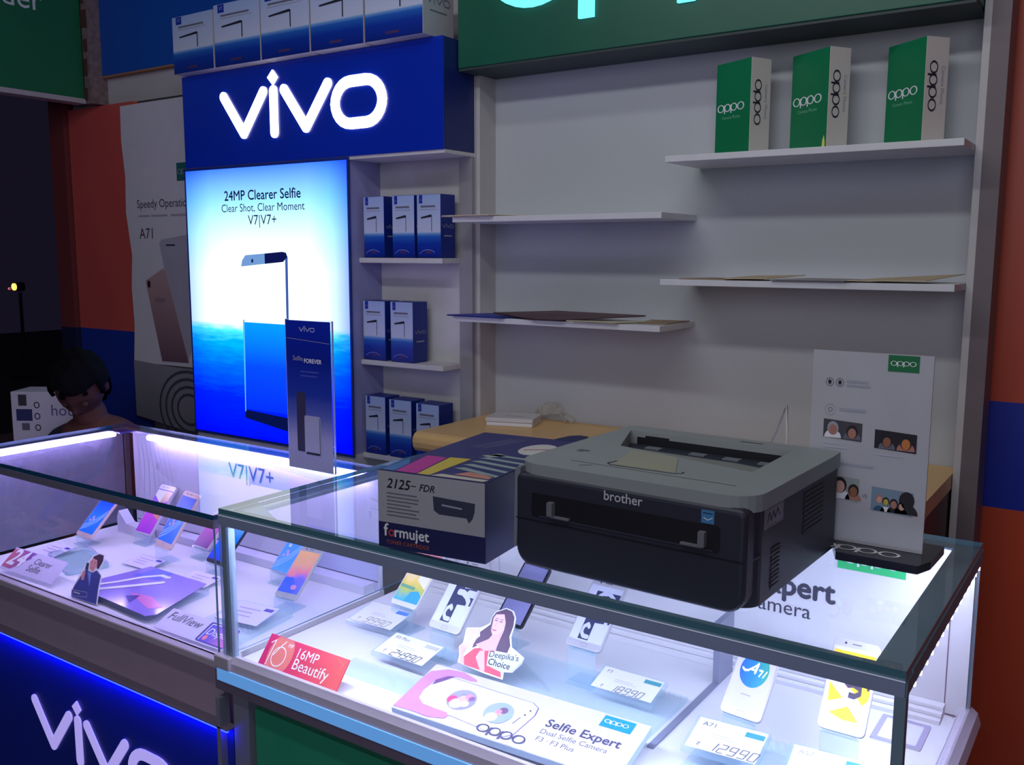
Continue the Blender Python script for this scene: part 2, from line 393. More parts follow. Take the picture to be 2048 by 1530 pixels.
t = thing('lower_poster', 'grey poster with dark swirls hanging under the white wall poster', 'poster', (-3.3, 2.42, .8))
fl = front(2.42)
g = G(); g.prism([(-3.655, .80), (-2.6, .70), (-2.6, 1.02), (-3.25, 1.03), (-3.45, 1.035), (-3.655, 1.045)], fl, -.004, 0, M('grey_poster_vinyl', (150, 148, 162), .5, var=.2, scale=4)); build('sheet', g, t)
g = G()
for k, (r_, a0, a1) in enumerate(((.16, 60, 260), (.12, 40, 300), (.08, 20, 330), (.2, 80, 220))): g.stroke([(a, b) for a, b in ell(-3.28, .86, r_, r_*.8, 14, a0, a1)], .012, fl, .001, M('poster_swirl_ink', (78, 78, 100), .6)); 
build('swirl_print', g, t)

# ------------------------------------------------------------------ blue display unit with the lightbox
U = thing('display_unit', 'blue and white display unit with glowing seascape lightbox and lit sign', 'display unit', (-2.3, 2.24, 0))
sign_blue = M('blue_backlit_acrylic', (8, 38, 150), .28, es=.075, ec=(8, 52, 205), var=.1, scale=5)
g = G(); g.box(-2.897, -1.718, 2.169, 2.316, 1.810, 2.125, M('sign_navy', (10, 32, 104), .35)); build('sign_box', g, U, bevel=.002)
g = G(); g.box(-2.897, -1.718, 2.165, 2.1688, 1.810, 2.125, sign_blue); sb = build('sign_face', g, U)
g = Letters(); mark_strokes(g, front(2.165), -2.30, 1.97, 1.0, EM('lit_sign_white', (245, 240, 255), 3.2), .006, depth=.006); g.build(sb)
g = G(); g.box(-2.897, -1.718, 2.17, 2.316, 1.800, 1.810, white_lam); build('sign_underside', g, U)
g = G(); g.box(-2.897, -1.716, 2.316, 2.33, .1, 2.1, white_lam); build('back_panel', g, U)
g = G(); g.box(-1.766, -1.717, 2.300, 2.316, .1, 1.80, M('grey_laminate', (150, 148, 152), .5)); build('upright_strip', g, U)
g = G(); g.box(-2.897, -2.101, 2.17, 2.316, .1, .86, white_lam); g.box(-2.098, -1.718, 2.2, 2.316, .1, .62, white_lam); build('base_cabinet', g, U)
# lightbox
g = G(); g.box(-2.899, -2.101, 2.170, 2.316, .86, 1.80, M('lightbox_side', (150, 150, 200), .5))
g.ring(rrect(-2.905, .852, -2.096, 1.808, 0), rrect(-2.895, .862, -2.102, 1.798, 0), front(2.163), 0, M('lightbox_rim', (30, 50, 130), .4), .008)
lb = build('lightbox', g, U)
def sea_material():
    m = bpy.data.materials.new('lit_seascape_print'); m.use_nodes = True; nt = m.node_tree; nt.nodes.clear(); N = nt.nodes.new; Lk = nt.links.new
    tc = N('ShaderNodeTexCoord'); sp = N('ShaderNodeSeparateXYZ'); Lk(tc.outputs['Generated'], sp.inputs[0])
    def ramp(stops, src):
        r = N('ShaderNodeValToRGB'); cr = r.color_ramp
        while len(cr.elements) < len(stops): cr.elements.new(.5)
        for e, (p, c) in zip(cr.elements, stops): e.position = p
        for e, (p, c) in zip(cr.elements, stops): e.color = (*lin(c), 1)
        Lk(src, r.inputs[0]); return r.outputs[0]
    mp = N('ShaderNodeMapping'); mp.inputs['Scale'].default_value = (9, 1, 75); Lk(tc.outputs['Generated'], mp.inputs[0])
    nz = N('ShaderNodeTexNoise'); nz.inputs['Scale'].default_value = 1; nz.inputs['Detail'].default_value = 3; Lk(mp.outputs[0], nz.inputs['Vector'])
    wob = N('ShaderNodeMath'); wob.operation = 'MULTIPLY_ADD'; wob.inputs[1].default_value = .09; Lk(nz.outputs[0], wob.inputs[0])
    zz = N('ShaderNodeMath'); zz.operation = 'SUBTRACT'; zz.inputs[1].default_value = .045; Lk(sp.outputs[2], wob.inputs[2]); Lk(wob.outputs[0], zz.inputs[0])
    sea = ramp([(0, (0, 8, 235)), (.16, (0, 30, 250)), (.27, (0, 95, 255)), (.36, (0, 160, 255)), (.405, (70, 215, 255)), (.43, (190, 250, 255))], zz.outputs[0])
    sky = ramp([(.41, (255, 255, 255)), (.62, (250, 255, 255)), (.76, (205, 248, 255)), (.88, (140, 208, 255)), (1, (62, 118, 255))], sp.outputs[2])
    sel = ramp([(.415, (0, 0, 0)), (.435, (255, 255, 255))], sp.outputs[2])
    mx = N('ShaderNodeMix'); mx.data_type = 'RGBA'; Lk(sel, mx.inputs[0]); Lk(sea, mx.inputs[6]); Lk(sky, mx.inputs[7])
    # printed vignette of the sky: bluer toward both sides
    side = ramp([(0, (120, 170, 255)), (.16, (235, 246, 255)), (.3, (255, 255, 255)), (.78, (255, 255, 255)), (.9, (190, 225, 255)), (1, (60, 120, 255))], sp.outputs[0])
    ml = N('ShaderNodeMix'); ml.data_type = 'RGBA'; ml.blend_type = 'MULTIPLY'; ml.inputs[0].default_value = .8; Lk(mx.outputs[2], ml.inputs[6]); Lk(side, ml.inputs[7])
    e = N('ShaderNodeEmission'); Lk(ml.outputs[2], e.inputs[0]); e.inputs[1].default_value = 1.5
    o = N('ShaderNodeOutputMaterial'); Lk(e.outputs[0], o.inputs[0]); return m
fb = front(2.163)
g = G(); g.rect(-2.896, .861, -2.101, 1.799, fb, .001, sea_material()); build('lit_print', g, lb)
lbi = M('lightbox_ink', (16, 26, 96), .6)
g = G()
g.text('24MP Clearer Selfie', fb, -2.497, 1.690, lbi, width=.378, bold=.012, align='C', off=.002)
g.text('Clear Shot, Clear Moment', fb, -2.497, 1.651, lbi, width=.413, align='C', off=.002)
g.text('V7|V7+', fb, -2.497, 1.606, lbi, width=.142, align='C', off=.002)
build('lettering', g, lb)
g = G()
pb = EM('lit_phone_bezel', (70, 105, 190), .8); pd = EM('lit_phone_dark', (22, 34, 110), .5)
g.poly([(-2.612, 1.464), (-2.606, 1.485), (-2.588, 1.503), (-2.49, 1.509), (-2.49, 1.474)], fb, .002, EM('lit_phone_pale', (120, 165, 225), .9))
g.poly([(-2.49, 1.474), (-2.49, 1.509), (-2.403, 1.515), (-2.385, 1.512), (-2.377, 1.496), (-2.386, 1.492), (-2.40, 1.481)], fb, .002, pd)
g.poly([(-2.390, 1.492), (-2.377, 1.496), (-2.386, .96), (-2.396, .96)], fb, .002, pb)
g.prism(ell(-2.553, 1.484, .005, .007, 8), fb, .002, .0025, pd)
g.poly([(-2.612, 1.28), (-2.604, 1.28), (-2.612, .955), (-2.617, .955)], fb, .0022, EM('lit_phone_seam', (90, 200, 255), .9))
g.poly([(-2.616, .962), (-2.395, .952), (-2.397, .905), (-2.617, .932)], fb, .0021, EM('lit_phone_base', (14, 30, 110), .45))
g.rect(-2.607, .965, -2.390, 1.272, fb, .0015, RAMP('lit_phone_screen', 2, [(0, (0, 22, 245)), (.35, (0, 66, 255)), (.62, (0, 140, 255)), (.82, (70, 212, 255)), (.94, (200, 252, 255)), (1, (255, 255, 255))], .5, 1.2))
build('phone_picture', g, lb)
for z1 in (1.4965, 1.170, .862):
    g = G(); g.box(-2.100, -1.762, 2.210, 2.316, z1-.016, z1, white_lam); build('shelf', g, U, bevel=.0015)

# ---- blue phone cartons: one of each kind, then copies
blue_side = M('navy_box_side', (12, 40, 130), .4)
box_grad = RAMP('sea_box_print', 2, [(0, (6, 34, 128)), (.22, (10, 52, 160)), (.34, (34, 96, 186)), (.385, (110, 160, 215)), (.41, (196, 204, 226)), (.7, (178, 192, 224)), (1, (160, 182, 224))], .4)
def carton(label, w_, h, d_, side, loc, rz, group, big=False):
    t = thing('phone_carton', label, 'box', loc, zrot(rz), group)
    x0 = -w_/2
    g = G(); g.box(x0, x0+w_, 0, d_, 0, h, side); build('carton_body', g, t, world=False, bevel=.0012)
    fr = front(0)
    g = G(); g.rect(x0+.001, .001, x0+w_-.001, h-.001, fr, .0004, box_grad); pr = build('printed_front', g, t, world=False)
    k = w_/.095; hz = h
    g = G()
    g.rect(x0+.10*w_, hz*.86, x0+.24*w_, hz*.99, fr, .0008, M('box_badge_blue', (16, 44, 160), .5))
    g.text('V7', fr, x0+.13*w_, hz*.90, ink_pale, size=.075*w_, off=.0011)
    g.lines(fr, x0+.16*w_, hz*.825, [w_*.62], .01, hz*.03, ink_grey, .0008); g.lines(fr, x0+.14*w_, hz*.77, [w_*.7], .01, hz*.014, ink_pale, .0008)
    g.poly([(x0+.17*w_, hz*.645), (x0+.60*w_, hz*.685), (x0+.63*w_, hz*.67), (x0+.63*w_, hz*.645), (x0+.18*w_, hz*.62)], fr, .0008, ink)
    g.rect(x0+.610*w_, hz*.42, x0+.632*w_, hz*.67, fr, .0008, ink)
    g.rect(x0+.36*w_, hz*.07, x0+.60*w_, hz*.11, fr, .0008, M('box_small_print', (70, 50, 100), .5))
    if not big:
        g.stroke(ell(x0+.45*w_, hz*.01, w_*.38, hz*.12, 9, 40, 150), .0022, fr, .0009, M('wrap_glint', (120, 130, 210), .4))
    build('lettering', g, pr, world=False)
    fs = right(x0+w_)
    g = G(); mark_strokes(g, fs, d_*.5, h*.5, d_/.95, ink_pale if not big else ink_grey, .0006, thin=.7); g.lines(fs, d_*.22, h*.36, [d_*.55], .01, .004, ink_pale if not big else ink_grey, .0006); build('side_print', g, t, world=False)
    return t
SH = {1: (1.4972, 'top'), 2: (1.1707, 'middle'), 3: (.8627, 'bottom')}
rows = [(1, -2.040, .088, .190, 'left'), (1, -1.918, .088, .190, 'middle'), (1, -1.817, .094, .190, 'right'),
        (2, -2.046, .096, .190, 'left'), (2, -1.930, .094, .190, 'right'),
        (3, -2.047, .088, .190, 'left'), (3, -1.941, .092, .187, 'middle'), (3, -1.829, .094, .184, 'right')]
for s_, x, w_, h, side in rows:
    zz, nm = SH[s_]
    if s_ == 2: lab = {'left': 'blue phone box on the middle shelf, the one next to the lightbox', 'right': 'blue phone box on the middle shelf with dark side showing'}[side]
    else: lab = {'left': 'blue phone box on the %s shelf, nearest the lightbox', 'middle': 'blue phone box in the middle of three on the %s shelf', 'right': 'blue phone box on the %s shelf with its dark side showing'}[side] % nm
    carton(lab, w_, h, .068, blue_side, (x, 2.216, zz), D(1 if side == 'middle' else -1), 'blue phone boxes on the side shelves')
white_side = M('off_white_box_side', (176, 170, 176), .5)
xs = [-2.881, -2.657, -2.427, -2.201, -1.976, -1.748]
nm = ['first blue display box from the left on top of the lit sign', 'second blue display box from the left on top of the lit sign', 'middle blue display box of five on top of the lit sign', 'fourth blue display box from the left on top of the lit sign', 'blue display box at right end on sign, white side showing']
for i in range(5):
    w_ = xs[i+1]-xs[i]-.006
    carton(nm[i], w_, [.190, .20, .205, .205, .20][i], .14, white_side, (xs[i]+w_/2, 2.122, 2.1265), D([-.6, .5, 0, .4, -.3][i]), 'blue display boxes on top of the sign', True)

# ------------------------------------------------------------------ white shelf unit with the green header
V = thing('shelf_unit', 'white wall shelf unit with dark green header sign', 'shelf unit', (-1.03, 2.32, 0))
gh = M('green_header_vinyl', (16, 88, 66), .42)
g = G(); g.box(-1.714, -.345, 2.40, 2.42, .6, 2.75, M('unit_back_white', (186, 190, 194), .62, scale=2, var=.04)); build('back_panel', g, V)
g = G(); g.box(-1.714, -1.700, 2.318, 2.40, .6, 2.05, M('unit_side_white', (190, 186, 186), .6)); build('side_panel', g, V)
g = G(); g.box(-.345, -.330, 2.318, 2.42, 0, 2.75, M('unit_side_white', (190, 186, 186), .6)); g.box(-.330, -.292, 2.318, 2.42, 0, 2.75, M('grey_side_frame', (112, 100, 104), .5)); build('side_panel', g, V)
g = G(); g.box(-1.7155, -.347, 2.232, 2.40, 2.043, 2.75, gh); hd = build('header', g, V, bevel=.002)
g = G(); g.box(-1.7155, -.35, 2.236, 2.398, 2.036, 2.043, M('dark_header_underside', (48, 62, 62), .6)); build('header_underside', g, V)
g = Letters(); mark_ovals(g, front(2.232), -1.457, 2.298, .152, EM('lit_cyan_letters', (120, 238, 255), 1.25), .010, depth=.010); g.build(hd)
edge_white = M('shelf_edge_white', (212, 212, 214), .4)
for x0, x1, z1 in ((-1.027, -.346, 1.753), (-1.699, -1.033, 1.616), (-1.033, -.346, 1.448), (-1.699, -1.030, 1.328)):
    g = G(); g.box(x0, x1, 2.18, 2.40, z1-.0155, z1, edge_white); build('shelf', g, V, bevel=.0012)
# green boxes
gb = M('green_box_face', (10, 118, 74), .4); wb = M('white_box_side', (214, 206, 200), .5)
def green_carton(label, loc, rz, w_, d_, h):
    t = thing('green_phone_carton', label, 'box', loc, zrot(rz), 'green phone boxes on the top shelf')
    g = G(); vs = [(-w_, 0), (0, 0), (0, d_), (-w_, d_)]
    b = 0
    g.box(-w_, 0, 0, d_, 0, h, wb); g.m[2] = g.mi(gb)
    build('carton_body', g, t, world=False, bevel=.0012)
    fr = front(0)
    g = G(); g.rect(-w_+.0012, .0012, -.0012, h-.0012, fr, .0003, gb); mark_ovals(g, fr, -w_*.84, h*.52, w_*.10, ink_white, .0008); g.text('Camera Phone', fr, -w_*.80, h*.40, M('pale_green_ink', (120, 190, 160), .5), width=w_*.52, off=.0008); build('printed_front', g, t, world=False)
    fs = Fr((0, d_/2, h/2), Z, -Y)                                   # side lettering runs upward, read from the right
    fs = Fr((0, d_*.42, h*.24), Vector((0, 0, 1)), Vector((0, -1, 0))) if False else Fr((0, d_*.36, h*.78), Vector((0, 0, -1)), Vector((0, 1, 0)))
    g = G(); mark_ovals(g, fs, 0.014, 0, .014, ink, .0006); g.text('Camera Phone', fs, .01, d_*.34, ink_pale, width=h*.36, off=.0006); build('side_print', g, t, world=False)
green_carton('green and white phone box, leftmost on the top shelf', (-.838, 2.25, 1.7535), D(-26), .122, .066, .229)
green_carton('green and white phone box with yellow sticker on the top shelf', (-.652, 2.25, 1.7535), D(-33), .130, .062, .232)
green_carton('green and white phone box at right end of top shelf', (-.445, 2.25, 1.7535), D(-38), .122, .062, .229)
g = G(); g.poly([(-.014, .004), (-.004, .003), (-.003, .016), (-.007, .034), (-.012, .022)], front(0), .0012, M('yellow_sticker', (226, 226, 110), .5))
yb = [o for o in bpy.data.objects if o.get('label', '').startswith('green and white phone box with yellow')][0]
build('yellow_sticker', g, yb, world=False)
# loose papers on the shelves
def sheets(label, pts, z, m, lift=0, n=1, name='paper_sheet', cat='paper'):
    g = G(); k = len(pts)
    for j in range(n):
        vs = []; 
        for i, (a, b) in enumerate(pts): vs.append((a+.004*j, b-.003*j, z+.0025*j+(lift[i] if lift else 0)))
        vs += [(a, b, c+.0018) for a, b, c in vs]
        g.add(vs, [tuple(range(k))[::-1], tuple(range(k, 2*k))]+[(i, (i+1) % k, k+(i+1) % k, k+i) for i in range(k)], m)
    return single(name, label, cat, g)
brown = M('brown_card', (150, 128, 104), .8); kraft = M('pale_kraft_card', (190, 172, 140), .8)
sheets('pale paper sheet jutting out past the left end of upper shelf', [(-1.733, 2.172), (-1.56, 2.165), (-1.50, 2.26), (-1.64, 2.30), (-1.68, 2.30)], 1.6165, M('cream_paper', (214, 200, 178), .7), n=2)
sheets('flat blue folder jutting out past the lower shelf end', [(-1.715, 2.17), (-1.52, 2.168), (-1.45, 2.28), (-1.64, 2.32)], 1.3285, M('blue_folder', (40, 54, 150), .5), n=2, name='folder', cat='folder')
sheets('dark brown sheet bending over the front of lower shelf', [(-1.575, 2.21), (-1.40, 2.165), (-1.32, 2.163), (-1.13, 2.30), (-1.45, 2.36)], 1.334, M('dark_brown_sheet', (92, 68, 72), .6), lift=[.004, -.004, -.003, .008, .006], n=2)
sheets('cream sheet folded over the front of the lower shelf', [(-1.305, 2.172), (-1.155, 2.170), (-1.10, 2.28), (-1.20, 2.20)], 1.3288, M('cream_sheet', (196, 190, 160), .7), n=2)
sheets('brown card sheet lying at right end of the lower shelf', [(-1.12, 2.22), (-1.035, 2.23), (-1.035, 2.38), (-1.14, 2.36)], 1.3288, brown)
sheets('brown card sheet at left end of the right middle shelf', [(-.99, 2.20), (-.86, 2.18), (-.80, 2.3), (-.96, 2.34)], 1.4485, brown, n=1)
sheets('crumpled kraft sheet lying second along the right middle shelf', [(-.86, 2.176), (-.755, 2.176), (-.70, 2.30), (-.84, 2.32)], 1.4515, kraft, lift=[0, .001, .008, .004], n=1)
sheets('grey sheet in the middle of the right middle shelf', [(-.745, 2.174), (-.575, 2.174), (-.56, 2.32), (-.70, 2.34)], 1.4490, M('grey_sheet', (150, 146, 148), .7), n=2)
sheets('large kraft sheet curling up at right end of middle shelf', [(-.57, 2.174), (-.405, 2.190), (-.352, 2.34), (-.54, 2.36)], 1.4505, kraft, lift=[.001, .003, .016, .003], n=1)

# ------------------------------------------------------------------ beech desk below the shelves
dk = thing('desk', 'pale beech desk with rounded front edge under the shelves', 'desk', (-1.03, 2.2, 0))
beech = M('beech_laminate', (222, 180, 118), .38, var=.05, scale=6)
prof = [(2.398, .972), (2.03, .972), (2.012, .962), (2.002, .955), (1.994, .965), (1.990, .980), (1.992, .994), (2.000, 1.004), (2.012, 1.008), (2.398, 1.008)]
g = G(); g.prism(prof, Fr((-1.699, 0, 0), Y, Z), 0, 1.352, beech); build('desk_top', g, dk)
g = G(); g.box(-1.695, -.350, 2.04, 2.395, .0, .972, M('dark_wood_cabinet', (74, 52, 48), .45, var=.25, scale=5)); build('cabinet_body', g, dk)
t = thing('flat_carton', 'slim white carton lying on the beech desk', 'box', (-1.535, 2.27, 1.0085), zrot(D(18)))
g = G(); g.box(-.075, .065, -.05, .05, 0, .011, paper); build('carton_base', g, t, world=False, bevel=.001)
g = G(); g.box(-.077, .067, -.052, .052, .012, .024, white_lam); g.rect(-.03, -.012, .03, -.004, top(.0241), 0, ink_pale) ; build('carton_lid', g, t, world=False, bevel=.001)
g = G(); n = 11
for i in range(n):
    for j in range(6):
        a = i/(n-1); b = j/5
        g.v.append((-1.53+.13*a+.012*math.sin(5*b+i), 2.345+.035*b+.006*math.sin(3*i), 1.010+.052*math.sin(math.pi*a)*(.35+.65*math.sin(math.pi*b))+.012*math.sin(7*a+9*b)**2))
k = g.mi(GLASS('crumpled_clear_film', (.86, .86, .84), 1.3, .15, .35, (.7, .68, .62)))
for i in range(n-1):
    for j in range(5): g.f.append((i*6+j, i*6+j+1, (i+1)*6+j+1, (i+1)*6+j)); g.m.append(k)
single('plastic_wrap', 'crumpled clear plastic wrap behind the slim white carton', 'wrap', g)

# ------------------------------------------------------------------ right-hand glass display counter
wall_grey = M('counter_grey_panel', (150, 138, 146), .5)
dark_rail = M('dark_plum_rail', (112, 100, 120), .5)
case_white = M('case_white', (228, 226, 232), .55, var=.02)
X0, X1, Y0, Y1, ZF, ZT = -1.520, -.212, 1.178, 1.810, .672, 1.0
A = thing('display_counter', 'lit glass display counter carrying the printer', 'display counter', (-.866, 1.494, 0))
g = G(); g.slab('z', X0, X1, Y0, Y1, .990, ZT, glass, glass_edge); build('glass_top', g, A)
g = G(); g.slab('y', X0+.012, X1-.008, Y0+.004, Y0+.010, .688, .984, glass, glass_edge); build('front_glass', g, A)
g = G(); g.slab('x', X1-.010, X1-.004, Y0+.01, Y1-.01, .688, .984, glass, glass_edge); build('side_glass', g, A)
g = G(); g.slab('x', X0+.004, X0+.010, Y0+.01, Y1-.01, .688, .984, glass, glass_edge); build('side_glass', g, A)
rail = M('slate_rail', (116, 142, 158), .5, .1)
def ang(x0, x1, y0, y1, m): return G().box(x0, x1, y0, y1, .9855, .9895, m)
g = ang(X0, X1, Y0-.002, Y0+.036, rail); g.box(X0, X1, Y0-.002, Y0+.003, .966, .9855, M('slate_rail_front', (140, 152, 182), .5, .1)); build('top_rail', g, A)
g = ang(X1-.044, X1+.002, Y0+.036, Y1, rail); g.box(X1-.002, X1+.002, Y0+.003, Y1, .966, .9855, rail); build('top_rail', g, A)
g = ang(X0+.04, X1-.044, Y1-.03, Y1, rail); g.box(X0, X1, Y1-.004, Y1, .966, .9855, rail); build('top_rail', g, A)
g = G(); g.box(X0, X0+.040, Y0+.036, Y1-.03, .986, .9895, GLASS('frosted_glass_strip', (.72, .78, .92), 1.45, .05, .22, (.55, .62, .85))); g.box(X0, X0+.004, Y0, Y1, .966, .986, M('slate_rail_front', (140, 152, 182), .5, .1)); build('top_rail', g, A)
g = G(); g.prism([(X0+.002, Y0+.036), (X0+.13, Y0+.036), (X0+.002, Y0+.10)], top(.9895), 0, .0008, M('corner_plate', (128, 140, 180), .35, .4)); build('corner_plate', g, A)
g = G(); 
post = GLASS('glass_post', (.70, .82, .90), 1.45, .08, .42, (.50, .62, .75)); slate = M('post_groove', (92, 108, 136), .4)
for xx, m_ in ((X0, post), (X0+.0085, slate), (X0+.0115, post), (X0+.019, slate), (X0+.0215, post)): g.box(xx, xx+(.003 if m_ is slate else .0082), Y0-(.0012 if m_ is slate else .002), Y0+.014, .688, .966, m_)
build('corner_post', g, A)
g = G(); g.box(X1-.012, X1+.002, Y0-.002, Y0+.014, .688, .966, rail); build('corner_post', g, A)
g = G(); g.box(X0, X0+.012, Y1-.014, Y1, .688, .966, alu); build('corner_post', g, A)
g = G(); g.box(X1-.012, X1, Y1-.014, Y1, .688, .966, alu); build('corner_post', g, A)
g = G(); g.box(X0, X1, Y0-.0028, Y0-.0018, .9862, .9876, EM('painted_led_leak', (200, 208, 240), .45)); build('painted_light_seam', g, A)  # LED light leaking at the seam, painted as a glowing line
# lower rails with the pale blue strip
prof = [(1.166, .660), (1.198, .660), (1.198, .676), (1.190, .690), (1.180, .690), (1.170, .680)]
g = G(); g.prism(prof, Fr((X0-.016, 0, 0), Y, Z), 0, X1-X0+.03, M('lower_alu_rail', (196, 184, 200), .4, .15)); build('lower_rail', g, A)
g = G(); g.prism([(-x, z) for x, z in [(.194, .660), (.232, .660), (.232, .676), (.226, .690), (.212, .690), (.200, .680)]], Fr((0, Y0+.02, 0), X, Z), -(Y1-Y0-.02), 0, M('lower_alu_rail', (196, 184, 200), .4, .15)); build('lower_rail', g, A)
g = G(); g.box(X0-.016, X1+.014, 1.166, 1.20, .617, .660, dark_rail); fa = build('fascia', g, A)
g = G(); g.box(X0-.008, X1+.008, 1.164, 1.167, .6385, .664, M('pale_blue_lit_strip', (120, 185, 255), .4, es=.42, ec=(110, 180, 255))); build('blue_strip', g, A)
g = G(); g.box(X0-.016, X0+.03, 1.163, 1.20, .664, .692, M('lower_alu_rail', (196, 184, 200), .4, .15)); build('corner_bracket', g, A, bevel=.003)
# body below
g = G(); g.box(X0+.02, X1-.005, Y0+.03, Y1-.005, .0, .66, wall_grey); build('body', g, A)
g = G(); g.box(X0+.075, X1-.02, Y0+.012, Y0+.030, .05, .588, M('green_counter_panel', (46, 156, 116), .45)); build('front_panel', g, A)
g = G(); g.box(X0+.025, X0+.072, Y0-.002, Y0+.03, 0, .617, M('counter_stile', (128, 130, 148), .5)); build('stile', g, A)
# inside
g = G(); g.box(X0+.012, X1-.012, Y0+.012, Y1-.012, ZF-.012, ZF, case_white); build('case_floor', g, A)
g = G(); g.box(X0+.012, X1-.006, 1.787, 1.797, ZF, .984, case_white); bb = build('back_board', g, A)
fbk = front(1.787)
g = G(); g.text('Selfie Expert', fbk, -.459, .8385, M('board_ink', (62, 60, 78), .6), size=.0615, bold=.03, align='R', off=.001)
g.text('Dual Selfie Camera', fbk, -.504, .797, M('board_ink', (62, 60, 78), .6), size=.043, align='R', off=.001)
build('lettering', g, bb)
g = G(); g.rect(-.457, .913, -.333, .957, fbk, .001, M('board_green', (52, 190, 112), .5)); mark_ovals(g, fbk, -.434, .937, .0135, ink_white, .0018); build('brand_tag', g, bb)
g = G(); g.rect(-.2545, ZF, -.2525, .98, fbk, .001, M('board_joint', (104, 96, 118), .7)); g.rect(-1.5, ZF+.0005, -.218, ZF+.004, fbk, .0012, M('board_joint', (104, 96, 118), .7))
wave = M('board_wave_line', (176, 170, 214), .6)
for i in range(9):
    q = [(-1.49+.030*i+.012*math.sin(3.2*k/9+i*.4)+.018*k/9, .70+.27*k/9) for k in range(10)]
    g.stroke(q, .0016, fbk, .0008, wave, caps=False)
build('swirl_print', g, bb)
g = G()
for k, (yy, zz) in enumerate(((1.735, .680), (1.750, .687), (1.765, .694))): g.box(X0+.03, X1-.04, yy, 1.786, ZF+.0002 if k == 0 else zz-.006, zz, case_white)
build('back_ledge', g, A)
g = G(); g.prism(rrect(-.345, 1.62, -.262, 1.72, .004), top(ZF), 0, .003, case_white); g.ring(rrect(-.345, 1.62, -.262, 1.72, .004), rrect(-.335, 1.63, -.272, 1.71, .003), top(ZF), .0035, M('tray_edge', (170, 164, 196), .4)); build('floor_plate', g, A)
g = G(); g.box(-.652, -.640, 1.37, 1.735, ZF, .676, M('divider_grey', (130, 132, 154), .4)); g.box(-.652, -.640, 1.66, 1.735, .676, .80, M('divider_grey', (130, 132, 154), .4)); build('divider', g, A)
# LED strips: the lamps that light this case
lamp_r = EM('case_led_strip', (208, 216, 255), 165.0)
g = G(); g.add([(X0+.05, Y0+.014, .981), (X1-.05, Y0+.014, .981), (X1-.05, Y0+.024, .984), (X0+.05, Y0+.024, .984)], [(0, 3, 2, 1)], lamp_r); build('led_strip', g, A)
g = G(); g.add([(X1-.026, Y0+.06, .984), (X1-.026, Y1-.05, .984), (X1-.016, Y1-.05, .981), (X1-.016, Y0+.06, .981)], [(0, 1, 2, 3)], lamp_r); build('led_strip', g, A)
g = G(); g.add([(X0+.06, Y1-.0255, .984), (X1-.06, Y1-.0255, .984), (X1-.06, Y1-.0290, .981), (X0+.06, Y1-.0290, .981)], [(0, 1, 2, 3)], EM('case_led_strip_dim', (208, 216, 255), 70.0)); build('led_strip', g, A)
g = G()
dots = EM('led_dot', (240, 240, 255), 9)
for i in range(15):
    yy = Y0+.05+i*.0385
    g.box(X1-.001, X1+.0024, yy, yy+.006, .9610, .9655, dots)
build('led_dots', g, A, stuff=True)

# ------------------------------------------------------------------ left-hand glass display counter
LX0, LX1, LY0, LY1, LZF, LZT = -2.620, -1.537, 1.178, 1.695, .668, .982
B = thing('display_counter', 'violet lit glass display counter with blue lower panel', 'display counter', (-2.08, 1.44, 0))
g = G(); g.slab('z', LX0, LX1, LY0, LY1, .971, LZT, glass, M('blue_green_glass_edge', (24, 74, 110), .3)); build('glass_top', g, B)
g = G(); g.slab('y', LX0+.01, LX1-.01, LY0+.006, LY0+.011, .676, .956, glass, glass_edge); build('front_glass', g, B)
g = G(); g.slab('x', LX0+.004, LX0+.009, LY0+.012, LY1-.02, .676, .956, GLASS('reflection_haze_glass', (.9, .9, .95), 1.45, .02, .16, (.62, .60, .80)), glass_edge); build('side_glass', g, B)  # haze mixed into the pane in place of its violet reflections
g = G(); g.box(LX0, LX1, LY0-.001, LY0+.012, .953, .9705, M('dim_alu_rail', (124, 118, 140), .5, .15)); build('top_rail', g, B)
lrail = M('lilac_alu_rail', (150, 146, 190), .35, .5)
g = G(); g.box(LX0, LX0+.022, LY0+.012, LY1, .962, .9705, lrail); build('top_rail', g, B)
g = G(); g.box(LX0+.022, LX1, LY1-.026, LY1, .962, .9705, lrail); build('top_rail', g, B)
g = G(); g.box(LX0+.022, LX0+.075, LY1-.07, LY1-.026, .9662, .9705, M('blue_corner_plate', (24, 60, 170), .3)); build('corner_plate', g, B)
for xx, yy in ((LX0, LY0), (LX0, LY1-.014)):
    g = G(); g.box(xx, xx+.014, yy, yy+.014, .676, .953, alu); build('corner_post', g, B)
g = G(); g.box(LX0, LX1, 1.166, 1.196, .658, .676, M('lower_alu_rail', (196, 184, 200), .4, .15)); build('lower_rail', g, B, bevel=.003)
g = G(); g.box(LX0+.01, LX1+.0, LY0+.008, LY1-.01, .0, .656, M('taupe_counter_panel', (172, 152, 172), .4)); build('body', g, B)
g = G(); g.box(LX0+.012, LX1-.004, LY0+.012, LY1-.006, LZF-.012, LZF, case_white); build('case_floor', g, B)
bwhite = M('lilac_white_board', (214, 210, 232), .5, var=.03)
g = G(); g.box(-2.555, LX1-.004, 1.674, 1.684, LZF, .962, bwhite); lbd = build('back_board', g, B)
fk = front(1.674)
g = G()
for i in range(8):
    q = [(-2.548+.026*i+.02*math.sin(2.6*k/11+.25*i)*(.4+k/11), .70+.25*k/11) for k in range(12)]
    g.stroke(q, .0018, fk, .0008, wave, caps=False)
build('swirl_print', g, lbd)
g = G(); g.text('V7|V7+', fk, -2.107, .885, M('board_ink', (62, 60, 78), .6), width=.185, off=.001); build('lettering', g, lbd)
